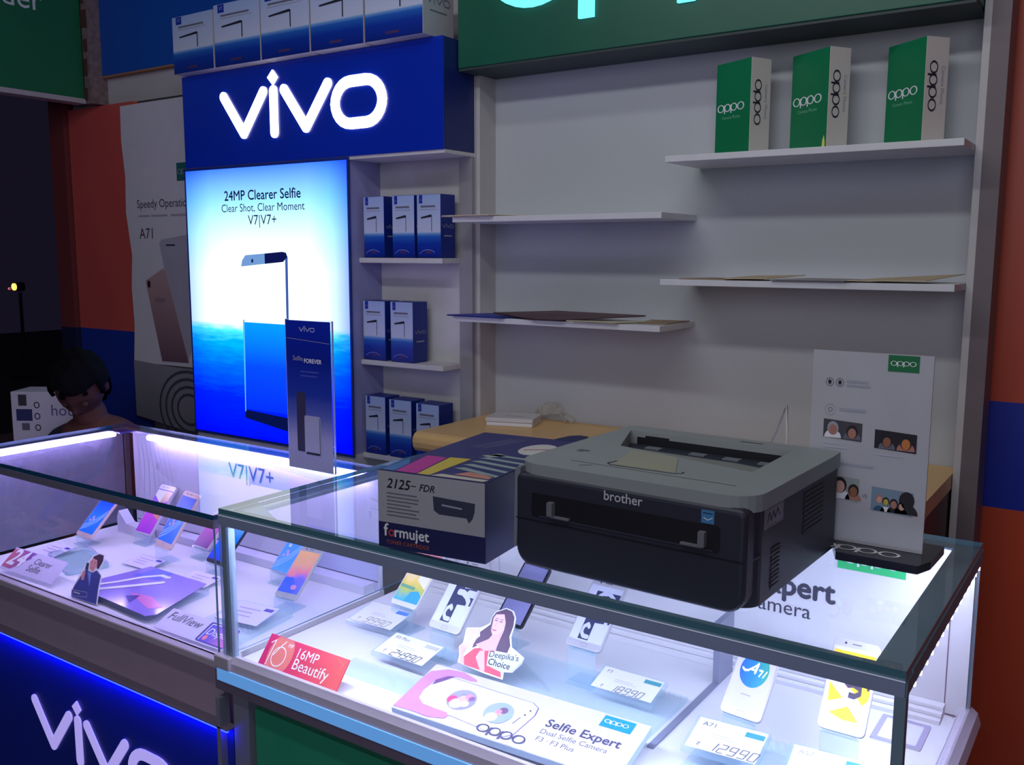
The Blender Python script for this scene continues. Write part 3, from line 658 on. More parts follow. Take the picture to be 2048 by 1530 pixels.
g = G(); g.rect(-1.8, LZF+.001, LX1-.01, .80, fk, .0009, M('board_panel_tint', (196, 196, 236), .5)); g.rect(-2.55, .690, LX1-.01, .693, fk, .0012, M('board_joint', (104, 96, 118), .7)); build('swirl_print', g, lbd)
g = G(); g.box(-2.50, LX1-.02, 1.632, 1.672, LZF+.0002, .690, bwhite); build('back_ledge', g, B)
g = G(); g.prism([(-2.545, LZF), (-2.545, .712), (-2.535, .735), (-2.50, .700), (-2.40, .690), (-2.40, LZF)], front(1.60), -.03, 0, bwhite); build('bent_card_end', g, B)
# the two glowing tubes under the glass
tube_l = EM('violet_led_tube', (198, 180, 255), 30.0)
g = G(); g.tube([(-2.584, LY0+.02, .962), (-2.584, 1.632, .962)], .0085, tube_l, 10); build('led_tube', g, B)
g = G(); g.add([(LX0+.06, LY0+.013, .9535), (LX1-.05, LY0+.013, .9535), (LX1-.05, LY0+.021, .9575), (LX0+.06, LY0+.021, .9575)], [(0, 3, 2, 1)], EM('violet_fill_strip', (196, 178, 255), 62.0)); build('led_strip', g, B)  # unseen front strip, added to brighten the fronts of the cards
g = G(); g.tube([(-2.445, 1.655, .962), (-1.572, 1.655, .962)], .0085, tube_l, 10); build('led_tube', g, B)
# blue lower panel with its edge light
skirt = M('blue_skirt_panel', (20, 44, 150), .45)
g = G(); g.box(-2.9, -1.498, 1.176, 1.184, .03, .528, skirt); sk = build('lower_panel', g, B)
g = Letters(); mark_strokes(g, front(1.176), -1.985, .325, .78, M('lilac_letter_face', (206, 198, 244), .4, es=.62, ec=(186, 172, 255)), .004, depth=.004); g.build(sk)
g = G(); g.box(-2.9, -1.498, 1.160, 1.186, .534, .537, M('taupe_added_lip', (120, 108, 126), .4)); build('added_lip', g, B)  # made-up lip, added to cover the edge light
g = G(); g.box(-2.9, -1.500, 1.161, 1.166, .530, .534, EM('blue_edge_led', (6, 14, 255), 60)); build('edge_led', g, B)
g = G(); g.box(-1.531, -1.519, 1.160, 1.186, 0, .60, M('counter_stile', (128, 130, 148), .5)); build('stile', g, B)

# ------------------------------------------------------------------ laser printer on the right counter
pr = thing('printer', 'dark laser printer with light grey top on the right glass counter', 'printer', (-.635, 1.236, 1.0), zrot(D(-2)))
pdark = M('printer_charcoal', (44, 46, 60), .5); pdk2 = M('printer_black', (24, 24, 32), .5); pgrey = M('printer_grey', (146, 152, 152), .55); pgrey2 = M('printer_rim_grey', (128, 132, 142), .5)
g = G(); g.prism(rrect(-.2025, .012, .2025, .388, (.028, .028, .012, .012)), top(0), .008, .150, pdark); build('body', g, pr, world=False)
for xx in (-.17, .17):
    for yy in (.05, .34): g = G(); g.prism(ell(xx, yy, .012, .012, 10), top(0), 0, .009, pdk2); build('foot', g, pr, world=False)
fr0 = front(0)
g = G(); g.prism(rrect(-.198, .004, .198, .158, (.030, .030, .012, .012), 7), front(.03), 0, .040, pdark); fpn = build('front_panel', g, pr, world=False, bevel=.008, seg=3)
g = G(); g.prism([(-.206, .03), (-.203, .158), (-.196, .168), (-.190, .168), (-.192, .158), (-.199, .03)], front(.024), 0, .03, pgrey2); build('side_trim', g, pr, world=False, bevel=.002)
g = G(); g.prism([(-.199, .02), (-.214, .035), (-.222, .07), (-.220, .11), (-.210, .145), (-.199, .155)], front(.10), 0, .075, M('printer_wing_grey', (84, 86, 100), .5)); build('side_wing', g, pr, world=False, bevel=.006)
# top cover with the sunken paper tray
rc = {'bl': (-.125, .205), 'br': (.140, .150), 'tr': (.134, .345), 'tl': (-.182, .345)}
tp = top(0)
fo = rrect(-.206, -.006, .206, .12, (.048, .048, 0, 0), 6)
g = G()
fo2 = [p for p in fo if p[1] < .119]
g.prism(fo2+[(.206, .150), rc['br'], rc['bl'], (-.206, .205)], tp, .150, .175, pgrey)
g.prism([(.206, .150), (.206, .345), rc['tr'], rc['br']], tp, .150, .175, pgrey)
g.prism([(-.206, .205), rc['bl'], rc['tl'], (-.206, .345)], tp, .150, .175, pgrey)
g.prism([(-.206, .345), (.206, .345), (.204, .385), (.190, .392), (-.190, .392), (-.204, .385)], tp, .150, .175, pgrey)
tc_ = build('top_cover', g, pr, world=False)
g = G(); vs = [(*rc['bl'], .1735), (*rc['br'], .1735), (*rc['tr'], .139), (*rc['tl'], .139)]
g.add(vs, [(0, 1, 2, 3)], M('printer_tray_grey', (140, 142, 136), .55))
ot = build('output_tray', g, pr, world=False)
g = G(); g.rect(-.168, .139, .122, .164, front(.3445), 0, pdk2); g.rect(-.150, .160, -.10, .168, front(.3444), 0, pdk2)
g.add([(-.168, .3445, .1394), (.122, .3445, .1394), (.126, .318, .1449), (-.160, .318, .1449)], [(3, 2, 1, 0)], pdk2)
build('paper_exit', g, ot, world=False)
for xx in (-.135, -.045, .02, .085): g = G(); g.box(xx, xx+.030, .312, .330, .1455, .1520, M('exit_tab_grey', (120, 124, 130), .5)); build('exit_tab', g, ot, world=False)
g = G(); g.prism([(-.088, .180), (.004, .170), (.048, .072), (-.058, .066)], tp, .1752, .1764, M('tray_flap', (162, 160, 140), .55)); build('tray_flap', g, tc_, world=False)
g = G()
g.stroke([(-.066, .092), (-.072, .070), (-.062, .062), (.046, .066), (.058, .076), (.056, .084)], .0022, tp, .1758, pdk2); build('flap_groove', g, tc_, world=False)
g = G(); g.stroke([(-.13, .052), (.155, .052)], .0016, tp, .1754, M('seam_dark', (84, 88, 84), .6)); g.stroke([(-.10, .030), (-.085, .042)], .0022, tp, .1754, M('seam_dark', (84, 88, 84), .6))
g.lines(tp, -.165, .135, [.02, .022, .014], .006, .002, pdk2, .1754); g.rect(.03, .366, .072, .370, tp, .1754, pdk2); build('cover_seam', g, tc_, world=False, stuff=True)
# front details
ff = front(-.0102)
g = G(); g.text('brother', ff, -.030, .1385, M('printer_logo_silver', (196, 198, 204), .4), width=.066, bold=.012, off=.0006); build('lettering', g, fpn, world=False)
g = G(); g.prism(rrect(-.165, .090, .160, .129, .005), ff, 0, .0006, pdk2); g.rect(-.150, .0905, .150, .093, ff, .0009, M('slot_edge', (60, 60, 76), .4)); build('feed_slot', g, pr, world=False)
for xx in (-.125, .135):
    g = G(); s_ = 1 if xx < 0 else -1
    g.box(xx-.005, xx+.005, -.0200, -.0108, .097, .119, M('paper_guide_grey', (116, 116, 124), .45)); g.box(min(xx, xx+s_*.034), max(xx, xx+s_*.034), -.0165, -.0108, .0945, .0975, M('paper_guide_grey', (116, 116, 124), .45)); build('paper_guide', g, pr, world=False)
g = G(); g.stroke([(-.196, .083), (.197, .083)], .002, ff, .0006, pdk2); build('tray_seam', g, pr, world=False)
g = G(); g.rect(.131, .131, .151, .1505, ff, .0012, M('energy_label_blue', (70, 130, 180), .5)); g.stroke([(.134, .146), (.148, .146)], .0012, ff, .0016, ink); g.stroke([(.135, .139), (.141, .136), (.148, .140)], .0012, ff, .0016, ink_white); build('energy_label', g, pr, world=False)
fr_ = right(.2025)
g = G(); g.prism([(.045, .118), (.120, .118), (.120, .150), (.045, .150)], fr_, .0003, .0009, M('silver_sticker', (128, 130, 140), .4)); g.stroke([(.056, .128), (.062, .141), (.070, .128), (.078, .140), (.086, .129), (.094, .141), (.104, .130)], .003, fr_, .0013, ink); g.stroke([(.06, .135), (.10, .134)], .002, fr_, .00135, ink_grey); g.stroke([(.049, .121), (.116, .121), (.116, .147), (.049, .147), (.049, .121)], .0012, fr_, .0013, ink_grey); build('side_sticker', g, pr, world=False)
for (ya, yb_, za, zb_, n) in ((.21, .31, .07, .14, 9), (.075, .115, .02, .085, 10)):
    g = G(); g.rect(ya, za, yb_, zb_, fr_, .0003, pdk2)
    for i in range(n): z_ = za+(zb_-za)*(i+.3)/n; g.box(.2025, .2040, ya+.003, yb_-.003, z_, z_+(zb_-za)/n*.4, pdark)
    build('side_vent', g, pr, world=False, stuff=True)
g = G(); g.stroke([(.012, .083), (.06, .083), (.065, .088)], .002, fr_, .0004, pdk2); build('side_seam', g, pr, world=False)
g = G(); g.tube([(-.52, 1.640, 1.12), (-.525, 1.655, 1.19), (-.535, 1.68, 1.235), (-.545, 1.67, 1.20), (-.555, 1.70, 1.19), (-.60, 1.72, 1.10), (-.62, 1.73, 1.02), (-.66, 1.76, 1.004)], .0022, M('white_cable', (196, 190, 186), .5), 6)
single('cable', 'thin pale cable rising behind the printer', 'cable', g, smooth=True)

# ------------------------------------------------------------------ toner carton beside it
tb = thing('toner_carton', 'white and navy toner carton with handwritten number beside the printer', 'box', (-.981, 1.193, 1.0), zrot(D(7)))
navy = M('carton_navy', (36, 40, 88), .45); cw = M('carton_white', (168, 168, 176), .5)
g = G(); g.box(-.1075, .1075, 0, .385, 0, .138, navy); cb = build('carton_body', g, tb, world=False, bevel=.0012)
g = G(); fz = front(0)
g.rect(-.1065, .046, .1065, .1372, fz, .0005, cw); build('white_label', g, cb, world=False)
g = G()
g.text('2125', fz, -.088, .1085, M('marker_black', (22, 22, 34), .5), width=.046, height=.02, off=.0009, shear=.25, bold=.012); g.stroke([(-.038, .1165), (-.028, .1165)], .0014, fz, .0009, M('marker_black', (22, 22, 34), .5)); g.text('FDR', fz, -.021, .110, M('marker_black', (22, 22, 34), .5), width=.030, off=.0009, shear=.3, bold=.01)
g.lines(fz, -.088, .100, [.062, .066, .064, .050], .0065, .0022, ink_grey, .0009); g.lines(fz, -.088, .074, [.066, .060, .066], .0065, .0022, ink_grey, .0009)
for a, m_, wd_, tx in ((-.095, ink_white, .009, 'f'), (-.0855, M('carton_red', (190, 60, 70), .5), .0125, 'o'), (-.0725, ink_white, .070, 'rmujet')): g.text(tx, fz, a, .022, m_, width=wd_, bold=.02, off=.0009)
g.text('TONER CARTRIDGE', fz, -.090, .008, M('carton_orange', (180, 90, 60), .5), width=.088, off=.0009)
build('lettering', g, cb, world=False)
g = G(); g.poly([(.006, .104), (.088, .101), (.087, .086), (.083, .074), (.076, .066), (.072, .074), (.018, .074), (.008, .080)], fz, .0008, M('cartridge_picture', (58, 60, 84), .5)); g.stroke([(.025, .091), (.062, .089)], .003, fz, .0012, ink_pale); build('photo_print', g, cb, world=False)
ft = top(.138)
g = G()
g.rect(-.1065, .0015, .1065, .384, ft, .0003, M('carton_top_navy', (50, 52, 110), .4))
g.poly([(-.102, .004), (-.075, .004), (-.082, .06), (-.104, .10)], ft, .0006, M('carton_cyan', (70, 120, 180), .4))
g.poly([(-.072, .004), (-.030, .004), (-.048, .135), (-.090, .135)], ft, .0006, M('carton_magenta', (196, 50, 150), .4))
g.poly([(-.028, .004), (-.004, .004), (-.002, .145), (-.044, .140)], ft, .0006, M('carton_yellow', (214, 190, 60), .4))
g.poly([(-.002, .004), (.100, .004), (.104, .018), (.01, .022)], ft, .0006, M('carton_cream', (206, 196, 180), .4))
g.poly([(.030, .028), (.100, .024), (.098, .045), (.045, .055)], ft, .0006, M('carton_skin', (206, 140, 120), .4))
for k in range(5): g.poly([(.005, .070+.03*k), (.104, .040+.035*k), (.105, .052+.035*k), (.02, .082+.03*k)], ft, .0006, M('carton_grey_green', (150, 172, 168), .4))
g.poly([(.0, .18), (.02, .21), (.045, .20), (.02, .17)], ft, .0006, cw)
g.prism(ell(.070, .275, .034, .052, 22), ft, .0005, .0008, M('carton_oval', (214, 210, 206), .4)); g.stroke([(.048, .262), (.096, .288)], .004, ft, .0011, M('carton_red', (190, 60, 70), .5))
for k in range(3): g.stroke([(-.03-.014*k, .24), (.008-.014*k, .345)], .0016, ft, .0006, ink_pale, caps=False)
build('printed_top', g, cb, world=False)
g = G(); g.prism([(.055, .384), (.107, .384), (.106, .44), (.085, .445), (.068, .43)], ft, -.001, .001, navy); build('open_flap', g, tb, world=False)

# ------------------------------------------------------------------ two table-top stands on the glass
st = thing('display_stand', 'white price display stand with four photos on black foot', 'display stand', (-.375, 1.63, 1.0))
g = G(); g.prism([(-.428, 1.628), (-.405, 1.565), (-.275, 1.563), (-.262, 1.600), (-.258, 1.700), (-.45, 1.705), (-.45, 1.632)], top(1.0), 0, .014, M('gloss_black', (24, 24, 34), .2)); ba = build('base', g, st)
g = G(); mark_ovals(g, top(1.0142, 0, 0), -.430, 1.598, .018, ink_white, .0003); build('lettering', g, ba)
g = G(); g.box(-.476, -.281, 1.630, 1.634, 1.0145, 1.347, M('stand_white', (182, 182, 188), .4)); pl = build('panel', g, st)
fq = front(1.630)
g = G(); g.rect(-.352, 1.318, -.303, 1.3455, fq, .0006, M('stand_green', (18, 112, 62), .5)); mark_ovals(g, fq, -.343, 1.332, .0052, ink_white, .0012); build('brand_tag', g, pl)
g = G()
for cx in (-.446, -.429): g.ring(ell(cx, 1.293, .0068, .0075, 18), ell(cx, 1.293, .0058, .0064, 18), fq, .0006, ink_grey); g.prism(ell(cx, 1.293, .003, .004, 10), fq, .0003, .0006, ink)
g.ring(ell(-.443, 1.245, .009, .010, 20), ell(-.443, 1.245, .0083, .0092, 20), fq, .0006, ink_pale); g.ring(ell(-.443, 1.245, .004, .004, 12), ell(-.443, 1.245, .0032, .0032, 12), fq, .0006, ink_grey)
g.rect(-.452, 1.145, -.441, 1.160, fq, .0006, M('icon_navy', (44, 56, 90), .5))
g.lines(fq, -.418, 1.298, [.036, .040], .007, .004, ink_pale, .0006); g.lines(fq, -.428, 1.249, [.044], .007, .005, ink_pale, .0006); g.lines(fq, -.432, 1.153, [.066], .007, .004, ink_pale, .0006)
g.lines(fq, -.452, 1.188, [.03, .04], .007, .003, M('faint_ink', (186, 186, 200), .6), .0006); g.lines(fq, -.366, 1.177, [.045], .007, .003, M('faint_ink', (186, 186, 200), .6), .0006)
g.text('VS', fq, -.383, 1.097, ink_grey, width=.009, off=.0006)
build('lettering', g, pl)
skins = [M('photo_skin_a', (176, 120, 104), .5), M('photo_skin_b', (206, 160, 140), .5), M('photo_skin_c', (150, 96, 70), .5)]
hair = M('photo_hair', (34, 28, 34), .5)
def snapshot(x0, y0, x1, y1, bg, blobs, slant=.0):
    g = G(); g.poly([(x0, y0), (x1, y0-slant), (x1, y1-slant), (x0, y1)], fq, .0006, bg)
    for (u, v, r_, hm, sm, bm_) in blobs:
        cx, cy = x0+(x1-x0)*u, y0+(y1-y0)*v-slant*u; k = (y1-y0)*r_
        if bm_: g.prism([(p, max(y0-slant*u, q)) for p, q in ell(cx, y0, k*1.5, k*1.5, 14, 0, 180)], fq, .0006, .0008, bm_)
        g.prism(ell(cx, cy+k*.15, k*1.0, k*1.25, 14), fq, .0006, .0010, hm); g.prism(ell(cx, cy-k*.1, k*.72, k*.95, 14), fq, .0006, .0013, sm)
    build('photo_print', g, pl)
snapshot(-.453, 1.196, -.388, 1.228, M('photo_dim', (70, 66, 74), .5), [(.25, .5, .30, ink_pale, skins[0], ink_white), (.75, .42, .30, hair, skins[0], ink_grey)], .003)
snapshot(-.367, 1.186, -.300, 1.218, M('photo_night', (34, 30, 40), .5), [(.3, .42, .28, hair, skins[2], ink_grey), (.75, .45, .30, hair, M('photo_skin_lit', (200, 120, 60), .5), skins[0])], .003)
snapshot(-.452, 1.090, -.388, 1.131, M('photo_pale_green', (150, 160, 156), .5), [(.12, .6, .2, hair, skins[0], M('photo_indigo', (60, 60, 120), .5)), (.5, .58, .28, hair, skins[1], ink_white), (.86, .45, .22, hair, skins[2], skins[0])], .003)
snapshot(-.367, 1.078, -.300, 1.119, M('photo_sky', (120, 142, 160), .5), [(.85, .6, .3, hair, hair, hair), (.2, .5, .15, skins[0], skins[1], M('photo_teal', (50, 90, 120), .5)), (.36, .45, .14, hair, M('photo_yellow', (190, 170, 70), .5), ink_white), (.55, .4, .17, hair, skins[0], hair), (.74, .36, .15, hair, skins[1], hair)], .003)

sv = thing('display_stand', 'clear acrylic stand with deep blue price leaflet on the left counter', 'display stand', (-1.64, 1.545, .982))
g = G(); g.prism([(-1.770, 1.552), (-1.765, 1.537), (-1.556, 1.500), (-1.535, 1.515), (-1.570, 1.605), (-1.60, 1.612), (-1.74, 1.60)], top(.9825), 0, .008, acr_blue); build('base', g, sv)
g = G(); g.slab('y', -1.716, -1.560, 1.545, 1.551, .991, 1.354, acrylic, M('acrylic_edge', (150, 160, 230), .25)); pv = build('panel', g, sv)
fv = front(1.5445)
g = G(); g.rect(-1.713, .993, -1.563, 1.352, fv, .0003, RAMP('blue_leaflet', 2, [(0, (160, 160, 190)), (.22, (150, 152, 192)), (.36, (90, 102, 180)), (.5, (28, 56, 160)), (.75, (10, 34, 140)), (1, (14, 40, 160))], .25)); build('leaflet', g, pv)
g = G(); mark_strokes(g, fv, -1.640, 1.331, .07, ink_white, .0008, thin=.5); g.stroke([(-1.71, 1.309), (-1.567, 1.301)], .0010, fv, .0008, ink_pale)
g.text('Selfie', fv, -1.690, 1.256, ink_pale, width=.033, off=.0008); g.text('FOREVER', fv, -1.652, 1.252, ink_white, width=.058, bold=.02, off=.0008)
g.lines(fv, -1.665, 1.232, [.06, .055], .010, .003, M('leaflet_faint', (60, 80, 170), .5), .0008); build('lettering', g, pv)
g = G(); g.prism(rrect(-1.682, 1.035, -1.652, 1.180, .004), fv, .0004, .0008, M('leaflet_phone_dark', (40, 40, 70), .5)); g.prism(rrect(-1.656, 1.030, -1.602, 1.125, .005), fv, .0006, .0011, M('leaflet_phone_pale', (170, 170, 200), .5)); g.rect(-1.652, 1.0305, -1.606, 1.036, fv, .0014, ink); g.rect(-1.606, 1.03, -1.6035, 1.122, fv, .0014, ink_grey); build('phone_picture', g, pv)

# ------------------------------------------------------------------ phones on acrylic props
silver = M('phone_silver', (206, 202, 212), .3, .3); gold = M('phone_rose_gold', (226, 196, 188), .35, .3); blk = M('phone_black', (30, 30, 44), .3)
def phone(label, x, y, z, yaw, lean, w_, h, body, screen, bottom=.10, topm=.09, art=None, prop='', side=.035, art_name='screen_print', prop_h=.055):
    rot = leanrot(D(yaw), D(lean))
    t = thing('smartphone', label, 'phone', (x, y, z), rot)
    fr = Fr((0, 0, 0), X, Y); x0 = -w_/2
    g = G(); g.prism(rrect(x0, 0, x0+w_, h, w_*.12, 5), fr, -.008, 0, body); b = build('body', g, t, world=False, bevel=.0012)
    sf = Fr((x0+w_*side, h*bottom, 0), X*(w_*(1-2*side)), Y*(h*(1-bottom-topm))); sf.n = Z     # screen space 0..1
    g = G(); g.rect(0, 0, 1, 1, sf, .0004, screen); sc = build('screen', g, t, world=False)
    if art:
        g = G(); art(g, sf); build(art_name, g, sc, world=False)
    g = G(); g.stroke([(-w_*.09, h*(1-topm/2)), (w_*.09, h*(1-topm/2))], .0018, fr, .0004, ink_grey); build('speaker_slot', g, t, world=False)
    g = G(); g.prism(ell(-w_*.24, h*(1-topm/2), .0020, .0020, 8), fr, 0, .0005, ink); build('front_camera', g, t, world=False)
    if bottom > .09 and body is not blk: g = G(); g.ring(rrect(-.008, h*.025, .008, h*.025+.0075, .0037, 3), rrect(-.007, h*.025+.001, .007, h*.025+.0065, .0027, 3), fr, .0004, ink_pale); build('home_button', g, t, world=False)
    # the clear prop it leans on
    p = thing('phone_stand', prop, 'stand', (x, y, z), rot)
    q = R3(Vector((math.cos(D(yaw)), math.sin(D(yaw)), 0)), Vector((-math.sin(D(yaw)), math.cos(D(yaw)), 0)))
    zl = z-FLOOR_Z[0]
    bk = Vector((-math.sin(D(yaw)), math.cos(D(yaw)), 0)); uu = Vector((math.cos(D(yaw)), math.sin(D(yaw)), 0)); n_ = uu.cross(rot.col[1])
    o = Vector((x, y, z)); vdir = rot.col[1].copy(); nd = rot.col[2].copy()
    wf = Fr(o, uu, vdir); wf.n = nd
    g = G(); g.prism([(-.024, 0), (.024, 0), (.024, h*.55), (-.024, h*.55)], wf, -.0125, -.0090, acrylic); build('back_rest', g, p)
    g = G(); g.prism([(-w_*.36, -.0045), (w_*.36, -.0045), (w_*.36, -.0012), (-w_*.36, -.0012)], wf, -.0125, .006, acrylic); build('lip', g, p)
    base = Fr((x, y, FLOOR_Z[0]+.0004), uu, bk)
    hx = max(0.004, (h*.30)*math.cos(D(lean)))
    g = G(); g.prism([(-.030, -.012), (.030, -.012), (.030, hx+.010), (-.030, hx+.010)], base, 0, .004, acrylic)
    g.prism([(-.030, -.004), (.030, -.004), (.030, .002), (-.030, .002)], base, .004, max(.006, zl-.004), acrylic)
    build('base', g, p)
    return t
FLOOR_Z = [ZF]
def S(g, pts, fr, m, k=1): g.poly(pts, fr, .0004+.0003*k, m)
def art_circle(g, f):
    c = [(.505+.37*math.cos(a*math.pi/16), .565+.255*math.sin(a*math.pi/16)) for a in range(32)]
    g.poly(c, f, .0008, RAMP('blue_green_disc', 0, [(0, (36, 92, 214)), (.45, (30, 128, 190)), (1, (60, 170, 120))], .5, noise=.5, nscale=1.5))
def art_circle_text(g, f):
    g.stroke([(.20, .56), (.27, .53), (.36, .545), (.46, .60), (.56, .66)], .035, f, .0012, ink_white); g.stroke([(.56, .66), (.54, .54)], .06, f, .0013, ink_white); g.stroke([(.44, .565), (.55, .57)], .03, f, .0013, ink_white)
    g.stroke([(.63, .585), (.72, .585), (.66, .50)], .03, f, .0013, ink_white); g.stroke([(.82, .585), (.76, .50)], .03, f, .0013, ink_white)
    g.rect(.36, .19, .62, .205, f, .0010, ink_pale)
t = phone('silver phone with round blue and green disc on its screen', -.519, 1.445, .735, -5.9, 49.3, .075, .150, silver, M('screen_lilac', (206, 200, 232), .35), art=art_circle, art_name='disc_print', prop='clear acrylic stand under the phone with the blue disc')
g = G(); sf = Fr((-.0375+.075*.035, .015, 0), X*(.075*.93), Y*(.15*.81)); sf.n = Z; art_circle_text(g, sf); build('lettering', g, [c for c in t.children if c.name.startswith('screen')][0], world=False)
yel = M('screen_yellow', (242, 190, 40), .4)
def art_yellow(g, f):
    for p in ([(.02, .95), (.98, .95), (.98, .36), (.86, .28), (.46, .52), (.02, .72)], [(.06, .50), (.10, .24), (.42, .32)], [(.16, .10), (.56, .23), (.86, .05), (.5, .04)]): S(g, p, f, yel)
    dk = M('screen_plum', (66, 52, 72), .5)
    g.stroke([(.58, .63), (.36, .57), (.50, .50)], .07, f, .0012, dk, caps=False); g.stroke([(.48, .50), (.60, .525), (.76, .49), (.77, .42), (.66, .375), (.53, .38)], .075, f, .0013, dk, caps=False)
    g.stroke([(.80, .70), (.86, .60), (.96, .50)], .075, f, .0012, dk, caps=False); g.stroke([(.60, .72), (.72, .68)], .05, f, .0012, dk, caps=False)
phone('silver phone with yellow triangles and the number 57 on screen', -.356, 1.456, .752, -.1, 53.7, .075, .151, silver, M('screen_lilac', (206, 200, 232), .35), art=art_yellow, prop='clear acrylic stand under the phone with yellow triangles')
def art_three(dy):
    def f_(g, f):
        dk = M('screen_navy_black', (52, 56, 92), .5); wh = M('screen_pale_swirl', (206, 208, 236), .45)
        T = lambda pts: [(a, b+dy) for a, b in pts]
        S(g, T([(.25, .02), (.56, .02), (.56, .34), (.98, .36), (.98, .90), (.25, .90)]), f, dk)
        S(g, T([(.60, .50), (.98, .50), (.98, .62), (.74, .62)]), f, wh, 2) ; S(g, T([(.56, .63), (.98, .66), (.98, .76), (.60, .74)]), f, wh, 2)
        g.stroke(T([(.44, .55), (.60, .55), (.76, .50), (.88, .42), (.88, .34)]), .10, f, .0014, wh)
        g.stroke(T([(.46, .25), (.40, .29), (.31, .24), (.30, .14), (.38, .08), (.52, .075)]), .075, f, .0014, wh)
        g.stroke(T([(.34, .70), (.34, .78), (.46, .86), (.66, .88), (.84, .80)]), .075, f, .0014, wh)
    return f_
def art_plus(g, f):
    art_three(0)(g, f); g.text('Plus', f, .60, .10, ink_grey, width=.26, height=None, off=.0016) if False else None
phone('silver phone with dark swirling three, nearest the woman cutout', -1.154, 1.440, .738, -2.0, 46, .083, .163, silver, M('screen_cool_white', (210, 212, 236), .35), bottom=.10, art=art_three(.0), prop='clear acrylic stand under the larger phone with swirling three')
phone('silver phone with dark swirling three, under the printer', -.862, 1.509, .748, -1.7, 44, .079, .150, silver, M('screen_cool_white', (210, 212, 236), .35), art=art_three(0), prop='clear acrylic stand under the phone below the printer')
phone('white phone with rainbow pastel screen at the left case end', -1.323, 1.508, .731, -2.8, 44, .077, .150, M('phone_white', (222, 220, 230), .35), RAMP('rainbow_screen', 1, [(0, (90, 190, 215)), (.2, (190, 205, 110)), (.4, (250, 214, 120)), (.6, (255, 236, 200)), (.8, (246, 150, 150)), (1, (236, 150, 170))], .3, noise=.3, nscale=3), bottom=.08, art=lambda g, f: (S(g, [(.42, .0), (.98, .0), (.98, .16), (.80, .25), (.52, .20)], f, M('screen_sky', (70, 170, 226), .4)), S(g, [(.02, .26), (.62, .24), (.62, .30), (.02, .32)], f, M('screen_sage', (120, 170, 140), .4)), S(g, [(.55, .45), (.98, .3), (.98, .95), (.6, .95)], f, M('screen_white_glow', (248, 242, 246), .3))), prop='clear acrylic stand under the rainbow pastel phone')
phone('dark edged phone standing behind the woman cutout', -1.085, 1.575, .722, -6.7, 46, .076, .150, blk, M('screen_dim_lilac', (150, 148, 196), .2), bottom=.045, topm=.045, side=.06, prop='clear acrylic stand under the dark edged phone')
FLOOR_Z[0] = LZF
def art_wave(g, f):
    for k in range(3): g.stroke([(.05, .06+.06*k), (.35, .16+.07*k), (.7, .34+.08*k), (.97, .58+.08*k)], .035, f, .0010, M('screen_ice', (150, 205, 250), .4))
    for a, b in ((.25, .36), (.36, .46), (.42, .40)): g.prism([(a+.07*math.cos(i), b+.035*math.sin(i)) for i in [2*math.pi*j/10 for j in range(10)]], f, .0008, .0012, M('screen_pink_dot', (200, 170, 215), .4))
bl = RAMP('blue_screen', 1, [(0, (24, 110, 240)), (.5, (40, 120, 235)), (1, (18, 70, 220))], .3, .25)
pk = RAMP('sunset_screen', 1, [(0, (150, 50, 190)), (.45, (190, 70, 190)), (.75, (150, 70, 215)), (1, (60, 50, 220))], .3, .2, noise=.4, nscale=2)
org = RAMP('peach_screen', 1, [(0, (90, 110, 235)), (.30, (120, 110, 230)), (.45, (235, 130, 160)), (.7, (235, 165, 140)), (1, (240, 175, 130))], .3, .2, noise=.4, nscale=1.6)
P5 = lambda n: 'clear acrylic stand under the %s' % n
phone('rose gold phone with blue wave screen at far left end', -2.501, 1.460, .695, -2.8, 45.6, .080, .135, gold, bl, art=art_wave, prop=P5('far left rose gold phone'))
def art_sunset(g, f):
    S(g, [(.55, .40), (.98, .33), (.98, .72), (.7, .70)], f, M('screen_amber', (220, 140, 120), .4))
    S(g, [(.02, .84), (.5, .70), (.62, .98), (.02, .98)], f, M('glint_white', (250, 246, 236), .15)); S(g, [(.5, .70), (.98, .76), (.98, .98), (.62, .98)], f, M('glint_gold', (216, 184, 156), .25, .3))  # glare on the pale top bezel, painted as flat patches
phone('white topped phone with purple sunset screen in the back row', -2.369, 1.565, .700, -.9, 52, .076, .158, silver, pk, bottom=.03, topm=.10, art=art_sunset, prop=P5('purple sunset phone'))
phone('rose gold phone with blue screen rising through the glass line', -2.186, 1.501, .710, -8.1, 53.9, .083, .168, gold, bl, art=art_wave, prop=P5('tall blue screen phone'))
phone('phone with dim magenta screen behind the dark blue phone', -2.124, 1.578, .700, -3.8, 46, .070, .115, silver, RAMP('magenta_screen', 1, [(0, (110, 60, 130)), (.4, (150, 60, 150)), (1, (190, 100, 180))], .3, .2), bottom=.03, prop=P5('dim magenta phone'))
phone('black phone with deep blue screen by the counter corner post', -1.983, 1.515, .700, -2.8, 45.2, .075, .128, blk, RAMP('deep_blue_screen', 1, [(0, (40, 60, 190)), (.3, (0, 84, 255)), (.7, (40, 130, 245)), (1, (110, 170, 240))], .25, .35), bottom=.08, side=.02, prop=P5('black phone by the post'))
phone('silver phone with blue app icons behind the peach phone', -1.788, 1.564, .700, -2.1, 46.3, .070, .138, silver, RAMP('app_blue_screen', 1, [(0, (90, 160, 255)), (1, (60, 140, 245))], .3, .2), bottom=.02, art=lambda g, f: (art_wave(g, f), [g.prism([(a+.08*math.cos(i), b+.045*math.sin(i)) for i in [2*math.pi*j/10 for j in range(10)]], f, .0008, .0014, M('app_icon_pale', (190, 215, 240), .4)) for a, b in ((.28, .78), (.30, .60))]), prop=P5('blue app icon phone'))
